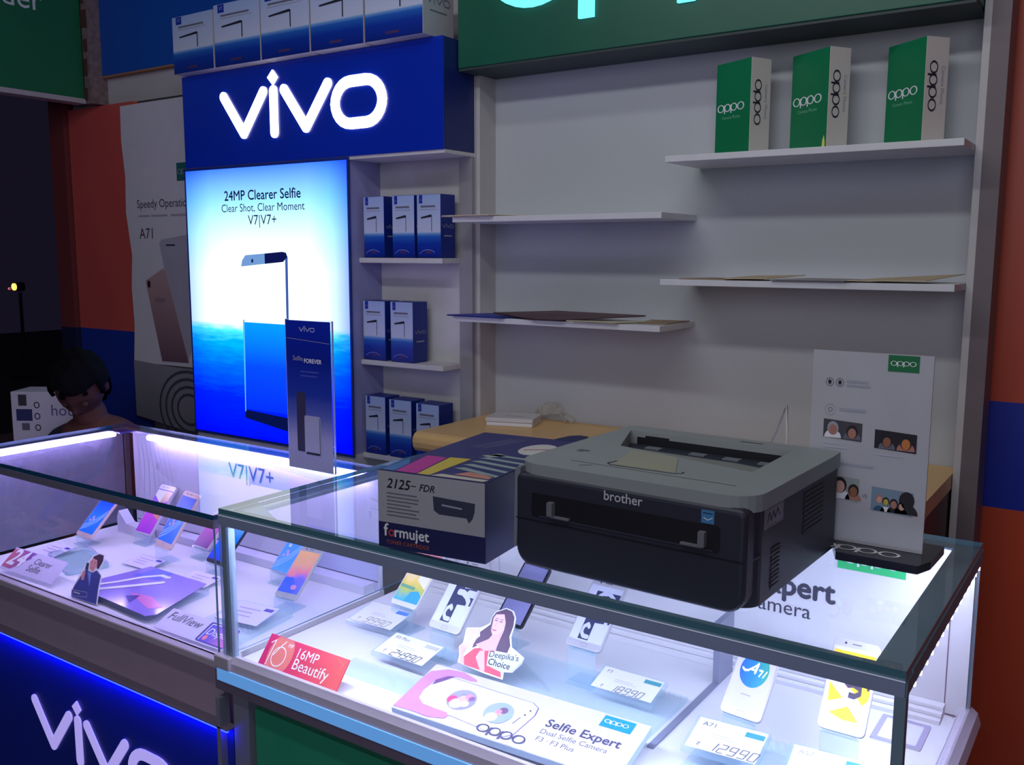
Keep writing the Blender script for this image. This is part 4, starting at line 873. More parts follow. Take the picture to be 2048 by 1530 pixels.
phone('silver phone with peach and blue screen beside the corner post', -1.641, 1.449, .700, 5.6, 40.6, .066, .142, silver, org, art=lambda g, f: (S(g, [(.03, .0), (.75, .0), (.62, .22), (.40, .36), (.03, .34)], f, M('screen_cobalt', (70, 110, 250), .4)), g.prism([(.66+.14*math.cos(i), .14+.06*math.sin(i)) for i in [2*math.pi*j/12 for j in range(12)]], f, .0008, .0014, M('screen_rose', (215, 150, 200), .4))), prop=P5('peach screen phone'))
# ------------------------------------------------------------------ price tags in the right case
def tag(label, x, y, z, yaw, lean, w_, h, name, price, tagc, name_ink=ink_grey, price_ink=ink_grey, th=.010, pre=True):
    t = thing('price_tag', label, 'price tag', (x, y, z), leanrot(D(yaw), D(lean)))
    f = Fr((-w_/2, 0, 0), X, Y)
    g = G(); g.prism([(0, 0), (w_, 0), (w_, h), (0, h)], f, -th, 0, acr_blue); b = build('acrylic_block', g, t, world=False, bevel=.0008)
    g = G(); g.rect(.006, .006, w_-.004, h-.004, f, .0004, card); lb = build('label_card', g, t, world=False)
    g = G()
    if name: g.text(name, f, w_*.12, h*.74, name_ink, size=h*.17, off=.0008)
    g.lines(f, w_*.30, h*.56, [w_*.28, w_*.34], h*.07, h*.022, M('faint_ink', (186, 186, 200), .6), .0008)
    if pre: rupee(g, f, w_*.17, h*.13, h*.12, price_ink, .0008)
    digits(g, f, w_*.32, h*.10, price, h*.24, price_ink, .0008); build('lettering', g, lb, world=False)
    g = G(); g.rect(w_*.70, h*.72, w_*.95, h*.86, f, .0009, tagc); build('brand_tag', g, lb, world=False)
    return t
teal_tag = M('teal_tag', (70, 150, 160), .5); blue_tag = M('blue_tag', (36, 120, 210), .5); faint_p = M('faint_price_ink', (150, 146, 140), .6)
tag('washed out white price tag with blue tab by the rainbow phone', -1.362, 1.436, .7015, 1.7, 9.4, .129, .092, '', '9990', blue_tag, price_ink=faint_p)
tag('white price tag reading 24990 below the larger swirling three phone', -1.196, 1.340, .7015, -1.1, 12, .138, .080, 'F3 Plus', '24990', M('faint_ink', (186, 186, 200), .6), price_ink=ink)
tag('white price tag reading 18990 on the clear platform', -.745, 1.439, .711, .3, 14, .133, .072, 'F3', '18990', teal_tag)
tag('white price tag reading 12990 below the blue disc phone', -.516, 1.345, .711, 3.8, 9.8, .126, .090, 'A71', '12990', teal_tag)
tag('bright white price tag below the yellow triangle phone', -.352, 1.345, .713, 5, 12, .125, .085, 'A57', '15990', teal_tag, name_ink=faint_p, price_ink=faint_p)
# clear platforms the tags and phones stand on
def platform(label, x0, x1, y0, y1, h):
    t = thing('acrylic_platform', label, 'platform', ((x0+x1)/2, y0, ZF))
    g = G(); g.box(x0, x1, y0, y1, ZF+.0005, ZF+h, acr_blue); build('slab', g, t, bevel=.0015)
    return t
platform('broad clear acrylic platform under the printed hand card', -1.09, -.660, 1.355, 1.56, .012)
platform('short clear acrylic platform at the right end of the case', -.575, -.270, 1.30, 1.50, .012)
platform('small clear acrylic slab lying left of the hand card', -1.30, -1.10, 1.275, 1.335, .010)

# ------------------------------------------------------------------ printed cards in the right case
rc_ = thing('promo_card', 'red promo card with a big 16 standing at the front glass', 'card', (-1.337, 1.2030, .6785), leanrot(D(-.6), D(52)))
f = Fr((-.112, 0, 0), X, Y)
g = G(); g.prism([(0, 0), (.224, 0), (.224, .065), (0, .065)], f, -.002, 0, M('red_card_edge', (214, 60, 80), .45)); cb = build('card', g, rc_, world=False)
g = G(); g.rect(.0005, .0005, .2235, .0645, f, .0003, RAMP('red_card_print', 0, [(0, (206, 40, 100)), (.5, (214, 62, 92)), (1, (226, 96, 92))], .45)); build('printed_front', g, cb, world=False)
g = G(); c = [(p, min(.064, max(.001, q))) for p, q in ell(.048, .030, .034, .044, 30)]; g.poly(c, f, .0006, M('card_pale_disc', (222, 120, 110), .45))
g.ring(ell(.046, .026, .0195, .0205, 28), ell(.046, .026, .0175, .0185, 28), f, .0009, ink_white); g.stroke([(.030, .026), (.044, .050), (.050, .058)], .0022, f, .0009, ink_white); g.stroke([(.012, .048), (.022, .056), (.020, .004)], .0022, f, .0009, ink_white)
g.text('MP', f, .060, .049, ink_white, width=.014, off=.0009); g.text('16MP', f, .092, .036, ink_white, width=.058, off=.0009); g.text('Beautify', f, .092, .013, ink_white, width=.098, off=.0009)
g.stroke([(.196, .060), (.214, .052), (.210, .036)], .0014, f, .0007, M('card_pale_disc', (222, 120, 110), .45)); build('lettering', g, cb, world=False)

hc = thing('promo_card', 'white promo card printed with a hand holding a phone', 'card', (-.857, 1.2085, .6915), leanrot(D(2.2), D(12)))
f = Fr((-.2255, 0, 0), X*.451, Y*.142); f.n = Z
g = G(); g.prism([(0, 0), (1, 0), (1, 1), (0, 1)], f, -.014, 0, M('pale_blue_block', (196, 218, 236), .2)); build('acrylic_block', g, hc, world=False, bevel=.001)
g = G(); g.rect(.001, .004, .999, .996, f, .0004, M('card_lilac_white', (196, 188, 210), .5)); cb = build('label_card', g, hc, world=False)
g = G()
g.poly([(.098, .82), (.52, .80), (.552, .74), (.562, .60), (.545, .20), (.51, .10), (.24, .18), (.09, .30), (.07, .55)], f, .0006, M('print_phone_body', (204, 200, 226), .45))
g.stroke([(.10, .83), (.52, .805), (.556, .74), (.565, .60)], .006, f, .0009, M('print_phone_line', (120, 110, 150), .5)); g.stroke([(.24, .175), (.51, .095), (.545, .20), (.565, .60)], .005, f, .0009, M('print_phone_line', (120, 110, 150), .5))
for cx, cy in ((.535, .655), (.527, .56)): g.prism([(cx+.004*math.cos(i), cy+.013*math.sin(i)) for i in [2*math.pi*j/8 for j in range(8)]], f, .0008, .0011, ink)
g.stroke([(.518, .50), (.508, .36)], .005, f, .0009, ink_grey); build('phone_picture', g, cb, world=False)
g = G()
skin = M('print_skin_lilac', (188, 126, 180), .5)
g.poly([(.001, .03), (.001, .33), (.001, .62), (.01, .83), (.073, .955), (.145, .985), (.225, .915), (.238, .88), (.21, .855), (.15, .87), (.101, .823), (.062, .674), (.056, .448), (.068, .303), (.107, .224), (.173, .205), (.229, .206), (.248, .16), (.244, .096), (.174, .033), (.084, .05)], f, .0012, skin)
g.poly([(.064, .70), (.072, .60), (.115, .78), (.13, .86), (.10, .83)], f, .0014, M('print_shadow_plum', (110, 76, 120), .5)); build('photo_print', g, cb, world=False)
def disc(cx, cy, m, bits):
    g = G(); c = lambda a, b, r_, q=1: [(a+.062*r_*math.cos(i), b+.062*.451/.142*q*r_*math.sin(i)) for i in [2*math.pi*j/26 for j in range(26)]]
    g.poly(c(cx, cy, 1), f, .0014, m)
    for k, (a, b, r_, mm) in enumerate(bits): g.poly(c(cx+.062*a, cy+.19*b, r_), f, .0016+.0001*k, mm)
    build('photo_print', g, cb, world=False)
disc(.242, .49, M('print_disc_grey', (146, 142, 180), .5), [(-.62, -.2, .36, M('print_red', (220, 76, 120), .5)), (-.12, -.48, .48, M('print_tee_white', (226, 216, 232), .5)), (-.05, .35, .22, M('print_steel', (120, 130, 160), .5)), (.10, .10, .34, skins[1]), (.35, .42, .26, M('print_rose', (206, 130, 150), .5)), (.62, .30, .22, M('print_plum', (130, 90, 130), .5)), (.45, -.35, .30, M('print_peach', (236, 190, 170), .5))])
disc(.425, .46, M('print_disc_blue', (146, 160, 206), .5), [(-.25, -.55, .42, M('print_tee_lilac', (200, 190, 226), .5)), (.05, .05, .30, skins[1]), (.20, .30, .30, M('print_hair_brown', (110, 84, 110), .5)), (-.02, .10, .20, M('print_rose', (206, 130, 150), .5))])
g = G()
f2 = Fr((-.2255, 0, 0), X, Y)
g.text('Selfie Expert', f2, .284, .069, M('card_ink', (74, 70, 98), .6), width=.140, bold=.022, off=.0009); g.text('Dual Selfie Camera', f2, .284, .050, ink_grey, width=.126, off=.0009); g.text('F3 · F3 Plus', f2, .286, .031, ink_grey, width=.072, off=.0009)
mark_ovals(g, f2, .188, .0205, .0126, M('card_ink', (74, 70, 98), .6), .0016); build('lettering', g, cb, world=False)
g = G(); g.rect(.815, .76, .945, .965, f, .0008, M('card_blue_tab', (40, 140, 230), .45)); mark_ovals(g, f2, .378, .123, .0058, ink_white, .0014); build('brand_tag', g, cb, world=False)

# flat cut-out of a woman on a thin card
fc = Fr((0, 0, 0), X, Y)
wc = thing('cardboard_cutout', 'cardboard cutout of a long haired woman in a red dress', 'cutout', (-1.029, 1.396, .6995), leanrot(D(.6), D(48)))
g = G(); g.prism([(0.0038, 0.136), (0.0234, 0.1335), (0.034, 0.1209), (0.038, 0.1042), (0.0397, 0.0822), (0.05, 0.0626), (0.0847, 0.0495), (0.0847, 0.0374), (0.0712, 0.0158), (0.0537, 0.0123), (0.0575, -0.002), (0.0166, -0.0012), (-0.0543, 0.0048), (-0.058, 0.0214), (-0.0665, 0.0357), (-0.0606, 0.0449), (-0.0671, 0.0765), (-0.0354, 0.0841), (-0.0184, 0.0971), (-0.0203, 0.1107), (-0.016, 0.1232)], fc, -.0016, 0, paper); cb = build('card', g, wc, world=False)
ws = M('print_skin_rose', (226, 176, 190), .5); wh_ = M('print_hair_plum', (92, 66, 92), .5); wr = M('print_dress_red', (226, 70, 92), .5)
g = G()
g.poly([(0.0049, 0.1338), (0.0201, 0.1315), (0.0303, 0.1213), (0.0355, 0.1036), (0.0359, 0.0813), (0.0459, 0.064), (0.0451, 0.049), (0.0186, 0.0472), (0.0173, 0.0606), (0.0183, 0.077), (0.0189, 0.0909), (0.0159, 0.1065), (0.006, 0.122), (-0.0024, 0.0757), (-0.0065, 0.0659), (-0.021, 0.0509), (-0.0347, 0.04), (-0.0372, 0.0545), (-0.0286, 0.0668), (-0.0323, 0.0747), (-0.0159, 0.0952), (-0.0185, 0.1098), (-0.0142, 0.1223)], fc, .0004, wh_)
g.poly([(-0.0024, 0.0757), (0.0085, 0.0796), (0.0175, 0.0906), (0.0183, 0.077), (0.018, 0.0471), (-0.0064, 0.0415), (-0.0173, 0.0431), (-0.0301, 0.0487), (-0.0065, 0.0659)], fc, .0007, ws)
g.poly([(-0.012, 0.1177), (0.006, 0.122), (0.0159, 0.1065), (0.0175, 0.0906), (0.0085, 0.0796), (-0.0024, 0.0757), (-0.0093, 0.084), (-0.0115, 0.095), (-0.0147, 0.1095)], fc, .0010, M('print_face_rose', (236, 190, 200), .5))
g.poly([(-0.0303, 0.0399), (-0.0178, 0.0443), (-0.0062, 0.0409), (0.018, 0.0471), (0.0174, 0.0149), (0.0474, 0.0107), (0.0530, 0.0005), (0.0151, 0.002), (-0.0377, 0.004), (-0.0453, 0.0196), (-0.0346, 0.0337)], fc, .0008, wr)
g.poly([(-0.0639, 0.0364), (-0.059, 0.0414), (-0.0472, 0.0356), (-0.0494, 0.0249), (-0.0389, 0.0063), (-0.0498, 0.0055), (-0.0549, 0.0209)], fc, .0011, ws)
g.poly([(-0.0631, 0.0765), (-0.0356, 0.0812), (-0.0329, 0.0606), (-0.0355, 0.0447), (-0.0478, 0.043), (-0.0566, 0.0458)], fc, .0013, M('print_phone_gold', (228, 196, 196), .4))
g.poly([(-0.0152, 0.0387), (-0.0049, 0.0413), (0.0133, 0.0027), (0.0021, 0.0023), (-0.0184, 0.0242)], fc, .0014, ws)
for a in ((-.0062, .1051), (.0055, .1045)): g.stroke([(a[0]-.003, a[1]), (a[0], a[1]+.0012), (a[0]+.003, a[1]+.0002)], .0016, fc, .0013, wh_); g.stroke([(a[0]-.0035, a[1]+.0045), (a[0]+.0035, a[1]+.0055)], .0011, fc, .0013, wh_)
g.stroke([(-.0022, .103), (-.0048, .0945), (-.0016, .0935)], .0010, fc, .0013, M('print_nose_shade', (206, 146, 164), .5)); g.stroke([(-.0065, .0862), (-.002, .0852), (.002, .0862)], .0022, fc, .0013, M('print_lip', (206, 80, 120), .5))
for k in range(3): g.stroke([(-.058+.003*k, .040-.003*k), (-.050+.004*k, .048-.003*k)], .0022, fc, .0016, M('print_face_rose', (236, 190, 200), .5))
build('photo_print', g, cb, world=False)
g = G(); g.poly([(0.005, 0.0425), (0.0198, 0.0458), (0.0835, 0.0478), (0.0838, 0.0386), (0.0692, 0.0172), (0.0521, 0.0160), (0.0130, 0.0145), (0.0080, 0.0307)], fc, .0017, M('print_bubble', (206, 212, 240), .5))
g.text("Deepika's", fc, .010, .0325, ink, width=.066, height=None, off=.0020, rot=.10); g.text('Choice', fc, .0135, .018, ink, width=.050, bold=.012, off=.0020, rot=.02); build('lettering', g, cb, world=False)
g = G(); g.prism([(-.006, 0), (.006, 0), (.004, .05), (-.004, .05)], Fr((0, .012, -.0016), X, Vector((0, math.cos(D(24)), -math.sin(D(24))))), -.0006, 0, paper); build('strut', g, wc, world=False)

mc = thing('cardboard_cutout', 'small cardboard cutout of a man in a blue jacket phoning', 'cutout', (-2.085, 1.213, .682), leanrot(D(2.2), D(66)))
g = G(); g.prism([(-0.0134, 0.0989), (0.0062, 0.1061), (0.0263, 0.1058), (0.0314, 0.0897), (0.023, 0.0673), (0.039, 0.057), (0.0449, 0.0258), (0.0542, -0.0104), (-0.0476, -0.0117), (-0.0545, 0.0016), (-0.051, 0.0201), (-0.0392, 0.0537), (-0.0329, 0.0723)], fc, -.0016, 0, paper); cb = build('card', g, mc, world=False)
g = G()
g.poly([(-0.0216, 0.0627), (-0.0315, 0.0512), (-0.0471, 0.0188), (-0.0521, 0.0002), (-0.0465, -0.0105), (0.0518, -0.0095), (0.0415, 0.0251), (0.0362, 0.0564), (0.016, 0.0659), (0.0031, 0.0578), (-0.0131, 0.0586)], fc, .0004, M('print_jacket_blue', (66, 72, 140), .5))
g.poly([(-0.0102, 0.0956), (0.0071, 0.1043), (0.0243, 0.1035), (0.0278, 0.0909), (0.0213, 0.0708), (0.0142, 0.0694), (0.0072, 0.0880), (-0.0122, 0.0904)], fc, .0006, M('print_hair_dark', (70, 44, 66), .5))
g.poly([(-0.0108, 0.0907), (0.0072, 0.0891), (0.012, 0.0766), (0.0032, 0.0600), (-0.0109, 0.0640), (-0.0182, 0.0808)], fc, .0008, M('print_face_tan', (206, 140, 140), .5))
for a in (-.010, .002): g.stroke([(a-.002, .0815), (a+.002, .082)], .0014, fc, .0011, ink)
g.stroke([(-.006, .069), (.001, .0688)], .0014, fc, .0011, M('print_lip', (206, 80, 120), .5))
g.poly([(-0.0289, 0.0768), (-0.0197, 0.0776), (-0.0154, 0.06), (-0.0283, 0.0606)], fc, .0010, M('print_phone_green', (50, 66, 84), .5)); g.poly([(-.034, .052), (-.026, .060), (-.022, .052), (-.020, .035), (-.030, .034)], fc, .0012, M('print_face_tan', (206, 140, 140), .5))
g.poly([(-0.015, 0.0562), (-0.0008, 0.056), (0.0079, 0.0241)], fc, .0007, M('print_shirt_pale', (120, 140, 200), .5))
build('photo_print', g, cb, world=False)
g = G(); g.stroke([(-0.0534, 0.0059), (0.0056, 0.0101), (0.011, -0.0004), (-0.043, -0.0078), (-0.0534, 0.0059)], .0012, fc, .0010, ink_pale); g.lines(fc, -.044, .004, [.026], .006, .004, ink_pale, .0010); build('lettering', g, cb, world=False)
g = G(); g.prism([(-.006, 0), (.006, 0), (.004, .04), (-.004, .04)], Fr((0, .012, -.0016), X, Vector((0, math.cos(D(24)), -math.sin(D(24))))), -.0006, 0, paper); build('strut', g, mc, world=False)

# cards, leaflets, tags and trays on the left case floor
t = thing('promo_card', 'lilac promo card with a 24 on a purple wave', 'card', (-2.352, 1.209, .6805), leanrot(D(2.2), D(40)))
f = Fr((-.116, 0, 0), X, Y)
g = G(); g.prism([(0, 0), (.232, 0), (.232, .066), (0, .066)], f, -.002, 0, M('lilac_card', (206, 196, 226), .5)); cb = build('card', g, t, world=False)
g = G(); g.poly([(.001, .060), (.03, .065), (.10, .064), (.088, .054), (.092, .047), (.074, .035), (.062, .022), (.042, .006), (.001, .008)], f, .0006, RAMP('card_wave_print', 0, [(0, (206, 110, 130)), (.4, (140, 80, 160)), (1, (76, 52, 160))], .5)); g.text('24', f, .010, .018, ink_white, width=.062, bold=.03, shear=.2, off=.0010)
g.text('Clearer', f, .112, .036, ink_grey, width=.075, off=.0008, shear=.15); g.text('Selfie', f, .104, .014, ink_grey, width=.055, off=.0008, shear=.15); build('lettering', g, cb, world=False)
t = thing('promo_card', 'lilac promo card with a purple framed screen by the post', 'card', (-1.674, 1.203, .680), leanrot(D(.7), D(24.5)))
f = Fr((-.1165, 0, 0), X, Y)
g = G(); g.prism([(0, -.003), (.225, -.003), (.231, .058), (0, .058)], f, -.002, 0, M('lilac_card', (206, 196, 226), .5)); cb = build('card', g, t, world=False)
g = G(); g.poly(rrect(.138, .000, .231, .056, .006, 3), f, .0005, M('card_frame_navy', (70, 60, 150), .5)); g.poly(rrect(.146, .003, .230, .052, .005, 3), f, .0008, RAMP('card_sunset', 0, [(0, (70, 70, 206)), (.4, (120, 90, 200)), (1, (206, 120, 180))], .5)); g.stroke([(.147, .004), (.147, .050), (.175, .052)], .0022, f, .0012, ink_white); g.prism(ell(.160, .013, .006, .007, 12), f, .0009, .0013, M('card_glow', (240, 130, 140), .5)); build('printed_front', g, cb, world=False)
g = G(); g.text('FullView', f, .012, .028, ink_grey, width=.108, off=.0009, shear=.2); g.text('Display', f, .152, .022, ink_white, width=.075, off=.0015, shear=.2); build('lettering', g, cb, world=False)
t = thing('leaflet', 'glossy purple leaflet with two painted white tube reflections lying on left case floor', 'leaflet', (-1.99, 1.31, LZF+.0215), zrot(D(2)))
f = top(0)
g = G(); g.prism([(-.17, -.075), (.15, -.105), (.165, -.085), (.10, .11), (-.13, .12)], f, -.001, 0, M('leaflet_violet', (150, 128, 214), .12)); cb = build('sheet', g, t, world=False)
g = G(); g.poly([(-.10, .115), (-.03, .113), (-.02, .06), (-.11, .05)], f, .0004, M('leaflet_periwinkle', (110, 116, 226), .15)); g.poly([(-.01, -.03), (.03, -.045), (.12, -.075), (.14, -.05), (.06, -.02)], f, .0004, M('leaflet_pink', (214, 120, 190), .2)); g.poly([(.0, -.05), (.05, -.075), (.03, -.03)], f, .0006, M('leaflet_navy', (70, 56, 150), .2))
g.stroke([(-.125, -.04), (-.10, .0), (-.075, .055), (-.045, .088), (-.015, .086)], .013, f, .0008, ink_white); g.stroke([(-.10, -.065), (-.045, .0), (.0, .055)], .016, f, .0008, ink_white); g.ring(ell(-.075, -.080, .010, .008, 14), ell(-.075, -.080, .007, .005, 14), f, .0006, M('leaflet_navy', (70, 56, 150), .2)); build('printed_top', g, cb, world=False)  # the two white strokes are tube reflections painted onto the sheet
t = thing('acrylic_platform', 'clear acrylic tray under the purple leaflet', 'platform', (-1.99, 1.31, LZF), zrot(D(2)))
g = G(); g.prism([(-.16, -.07), (.14, -.09), (.12, .10), (-.13, .11)], top(0), .0005, .0198, acrylic); build('slab', g, t, world=False)
t = thing('acrylic_platform', 'greenish clear acrylic tray right of the 24 card', 'platform', (-2.375, 1.37, LZF), zrot(D(-17)))
g = G(); g.prism(rrect(-.105, -.055, .105, .055, .012), top(0), .0005, .012, GLASS('greenish_acrylic', (.84, .93, .92), 1.4, .04, .12, (.6, .75, .8))); g.ring(rrect(-.105, -.055, .105, .055, .012), rrect(-.101, -.051, .101, .051, .010), top(0), .0124, M('tray_edge', (170, 164, 196), .4)); build('slab', g, t, world=False)
t = thing('acrylic_platform', 'clear acrylic tray beside the corner post under peach phone tag', 'platform', (-1.66, 1.34, LZF), zrot(D(8)))
g = G(); g.prism(rrect(-.080, -.085, .080, .085, .006), top(0), .0005, .012, acr_blue); build('slab', g, t, world=False)
def flat_tag(label, x, y, rz, w_, h, z=.0135):
    t = thing('price_tag', label, 'price tag', (x, y, LZF+z), Matrix.Rotation(D(rz), 3, 'Z') @ Matrix.Rotation(D(9), 3, 'X'))
    g = G(); g.prism([(-w_/2, 0), (w_/2, 0), (w_/2, h), (-w_/2, h)], fc, -.003, 0, acrylic); b = build('acrylic_block', g, t, world=False)
    g = G(); g.rect(-w_/2+.002, .002, w_/2-.002, h-.002, fc, .0004, M('lilac_label', (224, 214, 240), .5)); b = build('label_card', g, t, world=False)
    g = G(); g.lines(fc, -w_*.30, h*.72, [w_*.5, w_*.4, w_*.45], h*.18, h*.05, M('faint_lilac_ink', (176, 166, 206), .6), .0008); g.rect(w_*.24, h*.72, w_*.44, h*.86, fc, .0008, M('tag_indigo', (70, 66, 170), .5)); build('lettering', g, b, world=False)
flat_tag('white price tag below the far left rose gold phone', -2.50, 1.335, 2, .10, .075, .0045)
flat_tag('white price tag below the purple sunset phone', -2.20, 1.425, 2, .11, .065, .0045)
flat_tag('white price tag below the black phone by the post', -1.965, 1.425, 2, .11, .065, .0045)
flat_tag('white price tag below the peach and blue phone', -1.655, 1.315, 8, .125, .085, .0135)

# ------------------------------------------------------------------ seated man and the carton behind the left counter
tbl = thing('side_table', 'dark low table behind the left counter holding a white carton', 'table', (-3.44, 1.80, 0))
wd_ = M('dark_table_wood', (54, 42, 44), .5)
g = G(); g.box(-.26, .26, -.20, .20, .775, .80, wd_); build('tabletop', g, tbl, world=False, bevel=.003)
for a in (-.23, .23):
    for b in (-.17, .17): g = G(); g.box(a-.02, a+.02, b-.02, b+.02, 0, .775, wd_); build('leg', g, tbl, world=False)
wx = thing('white_carton', 'white carton printed with gadget pictures beside the seated man', 'box', (-3.205, 1.755, .8005), zrot(D(32)))
g = G(); g.box(-.115, .14, 0, .13, 0, .222, M('carton_lilac_white', (196, 190, 206), .5)); cb = build('carton_body', g, wx, world=False, bevel=.002)
f = front(0)
g = G()
for x0, z0, x1, z1, c_ in ((-.088, .172, -.058, .212, (60, 54, 66)), (-.098, .118, -.040, .160, (44, 48, 96)), (-.072, .118, -.048, .138, (150, 146, 170)), (-.080, .084, -.052, .110, (96, 90, 106))): g.rect(x0, z0, x1, z1, f, .0006+.0002*(x1 == -.048), M('gadget_%d' % (z0*1000), c_, .5))
build('photo_print', g, cb, world=False)
g = G()
for z_ in (.175, .135, .094): g.ring(ell(-.022, z_, .011, .012, 16), ell(-.022, z_, .007, .008, 16), f, .0006, M('gadget_ring', (56, 50, 64), .5)); 
g.text('hot', f, .030, .138, M('carton_indigo', (90, 84, 140), .5), width=.075, off=.0006); build('lettering', g, cb, world=False)

def skin_mesh(verts, edges, radii, root=0, levels=2):
    me = bpy.data.meshes.new('limb'); me.from_pydata(verts, edges, []); o = bpy.data.objects.new('limb', me); COL.objects.link(o)
    m = o.modifiers.new('skin', 'SKIN'); m.use_smooth_shade = True
    for v, r_ in zip(me.skin_vertices[0].data, radii): v.radius = (r_, r_) if not isinstance(r_, tuple) else r_; v.use_root = False
    me.skin_vertices[0].data[root].use_root = True
    s_ = o.modifiers.new('sub', 'SUBSURF'); s_.levels = levels; s_.render_levels = levels
    bpy.context.view_layer.update()
    ev = o.evaluated_get(bpy.context.evaluated_depsgraph_get()).to_mesh()
    vs = [v.co.copy() for v in ev.vertices]; fs = [tuple(p.vertices) for p in ev.polygons]
    bpy.data.objects.remove(o); return vs, fs
man = thing('person', 'seated man in dark shirt, head bowed, behind the left counter', 'person', (-2.93, 1.87, 0), zrot(D(15)))
skinm = M('skin_brown', (92, 58, 50), .75, spec=.2); shirt = M('dark_navy_shirt', (30, 30, 52), .85); trs = M('black_trousers', (30, 30, 36), .8); hairm = M('black_hair', (10, 9, 13), .95, spec=.08)
V_ = []; E_ = []; Rr = []
def vadd(p, r_, prev=None):
    V_.append(p); Rr.append(r_)
    if prev is not None: E_.append((prev, len(V_)-1))
    return len(V_)-1
pel = vadd((0, 0, .50), (.155, .115)); sp = vadd((0, -.02, .64), (.140, .105), pel); ch = vadd((0, -.06, .80), (.150, .105), sp); nb = vadd((0, -.10, .895), .085, ch); nk = vadd((0, -.125, .955), .055, nb); hd_ = vadd((0, -.145, 1.03), .06, nk)
for s_ in (-1, 1):
    sh = vadd((s_*.175, -.075, .865), .062, nb); el_ = vadd((s_*.235, -.11, .635), .046, sh); fo_ = vadd((s_*.19, -.24, .605), .040, el_); wr_ = vadd((s_*.13, -.325, .625), .028, fo_); pm = vadd((s_*.098, -.372, .640), .034, wr_)
    for k, (dx, dz, ln) in enumerate(((-.026, .018, .85), (-.010, .022, 1.0), (.008, .020, .95), (.024, .014, .75))):
        b0 = vadd((s_*(.088+dx*.35), -.402, .640+dz), .0095, pm); b1 = vadd((s_*(.066+dx*.5), -.402-.026*ln, .648+dz*1.5), .0085, b0); vadd((s_*(.040+dx*.4), -.398-.020*ln, .655+dz*1.6), .0078, b1)
    t0 = vadd((s_*.085, -.350, .668), .0105, pm); t1 = vadd((s_*.062, -.366, .688), .0095, t0); vadd((s_*.045, -.384, .694), .0085, t1)
    hp = vadd((s_*.095, -.03, .49), .085, pel); kn = vadd((s_*.125, -.43, .50), .062, hp); an = vadd((s_*.12, -.40, .09), .038, kn); vadd((s_*.125, -.53, .035), .034, an)
vs, fs = skin_mesh(V_, E_, Rr)
g = G(); g.add(vs, fs, skinm)
# head: an egg with brow, nose, jaw and ears, bowed and turned a little
hm = Matrix.Translation((0, -.165, 1.075)) @ Matrix.Rotation(D(26), 4, 'Z') @ Matrix.Rotation(D(44), 4, 'X')
bm = bmesh.new(); bmesh.ops.create_uvsphere(bm, u_segments=32, v_segments=24, radius=1)
for v in bm.verts:
    x, y, z = v.co; jaw = 1-.30*max(0, -z)**1.3
    px, py, pz = x*.076*jaw, y*(.094 if y > 0 else .090)*(1-.12*max(0, -z)), z*.118
    if y < 0:
        fr_k = (-y)
        for sx in (-.030, .030):                                        # eye sockets at half height
            q = math.exp(-(((px-sx)/.015)**2+((pz-.004)/.011)**2)); py += .011*q*fr_k
        py -= .006*math.exp(-((px/.045)**2+((pz-.026)/.010)**2))*fr_k   # brow
        py -= .024*math.exp(-((px/.010)**2+((pz+.022)/.013)**2))*fr_k+.012*math.exp(-((px/.008)**2+((pz-.002)/.018)**2))*fr_k   # nose
        py -= .007*math.exp(-((px/.022)**2+((pz+.055)/.006)**2))*fr_k   # lips
        py += .004*math.exp(-((px/.024)**2+((pz+.050)/.003)**2))*fr_k
        py -= .008*math.exp(-((px/.022)**2+((pz+.088)/.013)**2))*fr_k   # chin
    v.co = (px, py, pz)
for sx in (-1, 1):
    r_ = bmesh.ops.create_uvsphere(bm, u_segments=12, v_segments=8, radius=1)
    for v in r_['verts']: v.co = Vector((sx*(.076+v.co.x*.010), .012+v.co.y*.018, -.004+v.co.z*.032))
bmesh.ops.transform(bm, matrix=hm, verts=bm.verts)
bm.verts.index_update(); g.add([v.co.copy() for v in bm.verts], [tuple(v.index for v in f_.verts) for f_ in bm.faces], skinm); bm.free()
body = build('body', g, man, world=False, smooth=True)
rm = body.modifiers.new('one_skin', 'REMESH'); rm.mode = 'VOXEL'; rm.voxel_size = .006; rm.use_smooth_shade = True
# eyes
for sx in (-.030, .030):
    bm = bmesh.new(); bmesh.ops.create_uvsphere(bm, u_segments=12, v_segments=8, radius=.0105); bmesh.ops.transform(bm, matrix=hm @ Matrix.Translation((sx, -.077, .003)), verts=bm.verts); bm.verts.index_update()
    g = G(); g.add([v.co.copy() for v in bm.verts], [tuple(v.index for v in f_.verts) for f_ in bm.faces], M('closed_eyelid', (84, 52, 46), .7))
    bm.free(); build('eyelid', g, man, world=False, smooth=True)
# hair: a shell over the crown, back and sides with an uneven fringe
bm = bmesh.new(); bmesh.ops.create_uvsphere(bm, u_segments=36, v_segments=26, radius=1)
for v in list(bm.verts):
    x, y, z = v.co
    hairline = .36 if y < -.35 else (-.05 if y < .1 else -.75)
    hairline += .10*math.sin(9*x)+.06*math.sin(17*x+2)
    if z < hairline: bm.verts.remove(v); continue
    k = 1.13+.05*math.sin(11*x+3)*math.sin(9*y)+.045*math.sin(23*x+1)*math.sin(19*z)*math.sin(21*y)
    v.co = (x*.081*k, y*.097*k, z*.120*k+.006)
bmesh.ops.transform(bm, matrix=hm, verts=bm.verts); bm.verts.index_update()
g = G(); g.add([v.co.copy() for v in bm.verts], [tuple(v.index for v in f_.verts) for f_ in bm.faces], hairm); bm.free()
hr = build('hair', g, man, world=False, smooth=True); so = hr.modifiers.new('thick', 'SOLIDIFY'); so.thickness = .012; so.offset = -1
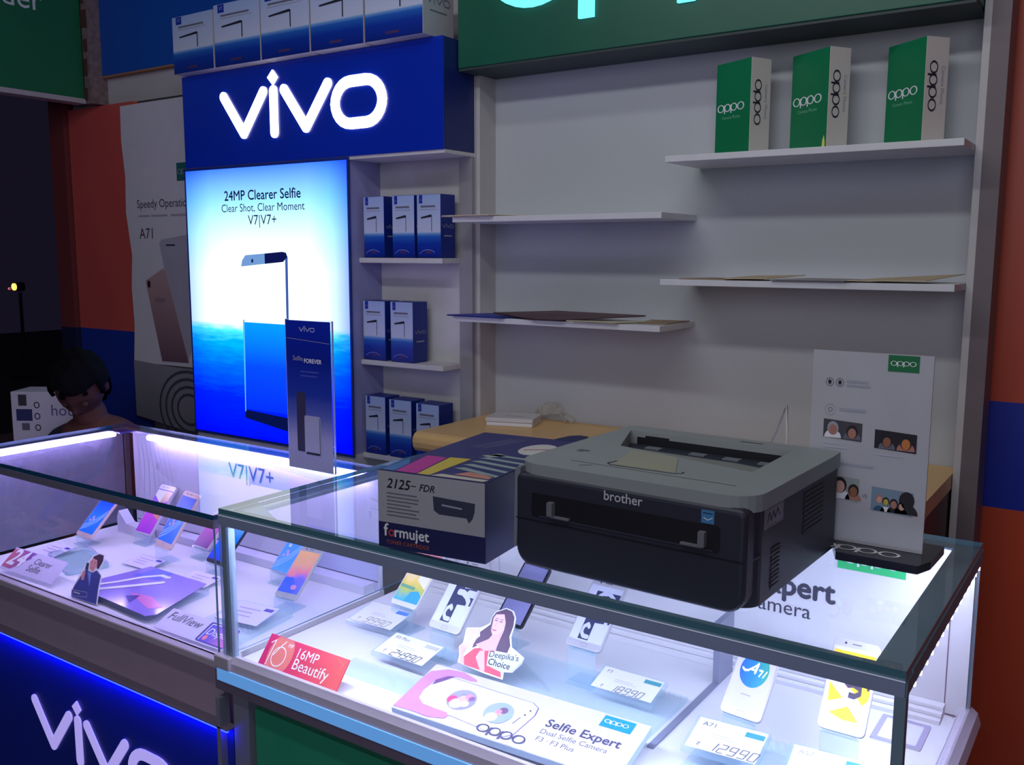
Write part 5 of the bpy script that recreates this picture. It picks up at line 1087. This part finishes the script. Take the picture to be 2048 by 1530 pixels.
# clothes follow the body
V_ = []; E_ = []; Rr = []
pel = vadd((0, .0, .49), (.172, .132)); sp = vadd((0, -.02, .64), (.158, .122), pel); ch = vadd((0, -.06, .80), (.166, .122), sp); nb = vadd((0, -.095, .895), .095, ch); vadd((0, -.114, .938), .074, nb)
for s_ in (-1, 1):
    sh = vadd((s_*.178, -.075, .862), .076, nb); el2 = vadd((s_*.233, -.108, .640), .060, sh); vadd((s_*.155, -.292, .616), .046, el2)
vs, fs = skin_mesh(V_, E_, Rr); g = G(); g.add(vs, fs, shirt); build('shirt', g, man, world=False, smooth=True)
V_ = []; E_ = []; Rr = []
pel = vadd((0, .0, .485), (.165, .120))
for s_ in (-1, 1):
    hp = vadd((s_*.095, -.03, .49), .098, pel); kn = vadd((s_*.125, -.43, .50), .074, hp); vadd((s_*.12, -.405, .13), .054, kn)
vs, fs = skin_mesh(V_, E_, Rr); g = G(); g.add(vs, fs, trs); build('trousers', g, man, world=False, smooth=True)
for s_ in (-1, 1):
    g = G(); g.prism([(s_*.125+a, b) for a, b in rrect(-.045, -.60, .045, -.35, .04)], top(0), .0, .075, M('black_shoe', (22, 22, 26), .4)); build('shoe', g, man, world=False, bevel=.012)
stl = thing('stool', 'dark round stool under the seated man', 'stool', (-2.93, 1.87, 0))
g = G(); g.prism(ell(-2.93, 1.87, .17, .17, 24), top(0), .330, .360, wd_); build('seat', g, stl, bevel=.006)
for k in range(4):
    a = math.pi/4+k*math.pi/2; g = G(); g.tube([(-2.93+.12*math.cos(a), 1.87+.12*math.sin(a), .330), (-2.93+.17*math.cos(a), 1.87+.17*math.sin(a), 0)], .014, wd_); build('leg', g, stl)

# ------------------------------------------------------------------ families of like things
def family(o):
    n = o.name.split('.')[0]; x, y, z = (W[o].translation if o in W else o.location)
    side = 'left' if x < -1.53 else 'right'
    if n == 'smartphone': return 'display phones in the %s glass counter' % side
    if n == 'phone_stand': return 'acrylic phone stands in the %s glass counter' % side
    if n == 'price_tag': return 'price tags in the %s glass counter' % side
    if n == 'promo_card': return 'printed promo cards in the counters'
    if n == 'acrylic_platform': return 'clear acrylic platforms in the counters'
    if n == 'cardboard_cutout': return 'cardboard cutouts in the counters'
    if n == 'paper_sheet': return 'loose sheets on the white shelves'
    if n == 'display_counter': return 'glass display counters'
for o in list(bpy.data.objects):
    if o.parent is None and o.get('category') and not o.get('group'):
        k = family(o)
        if k: o['group'] = k
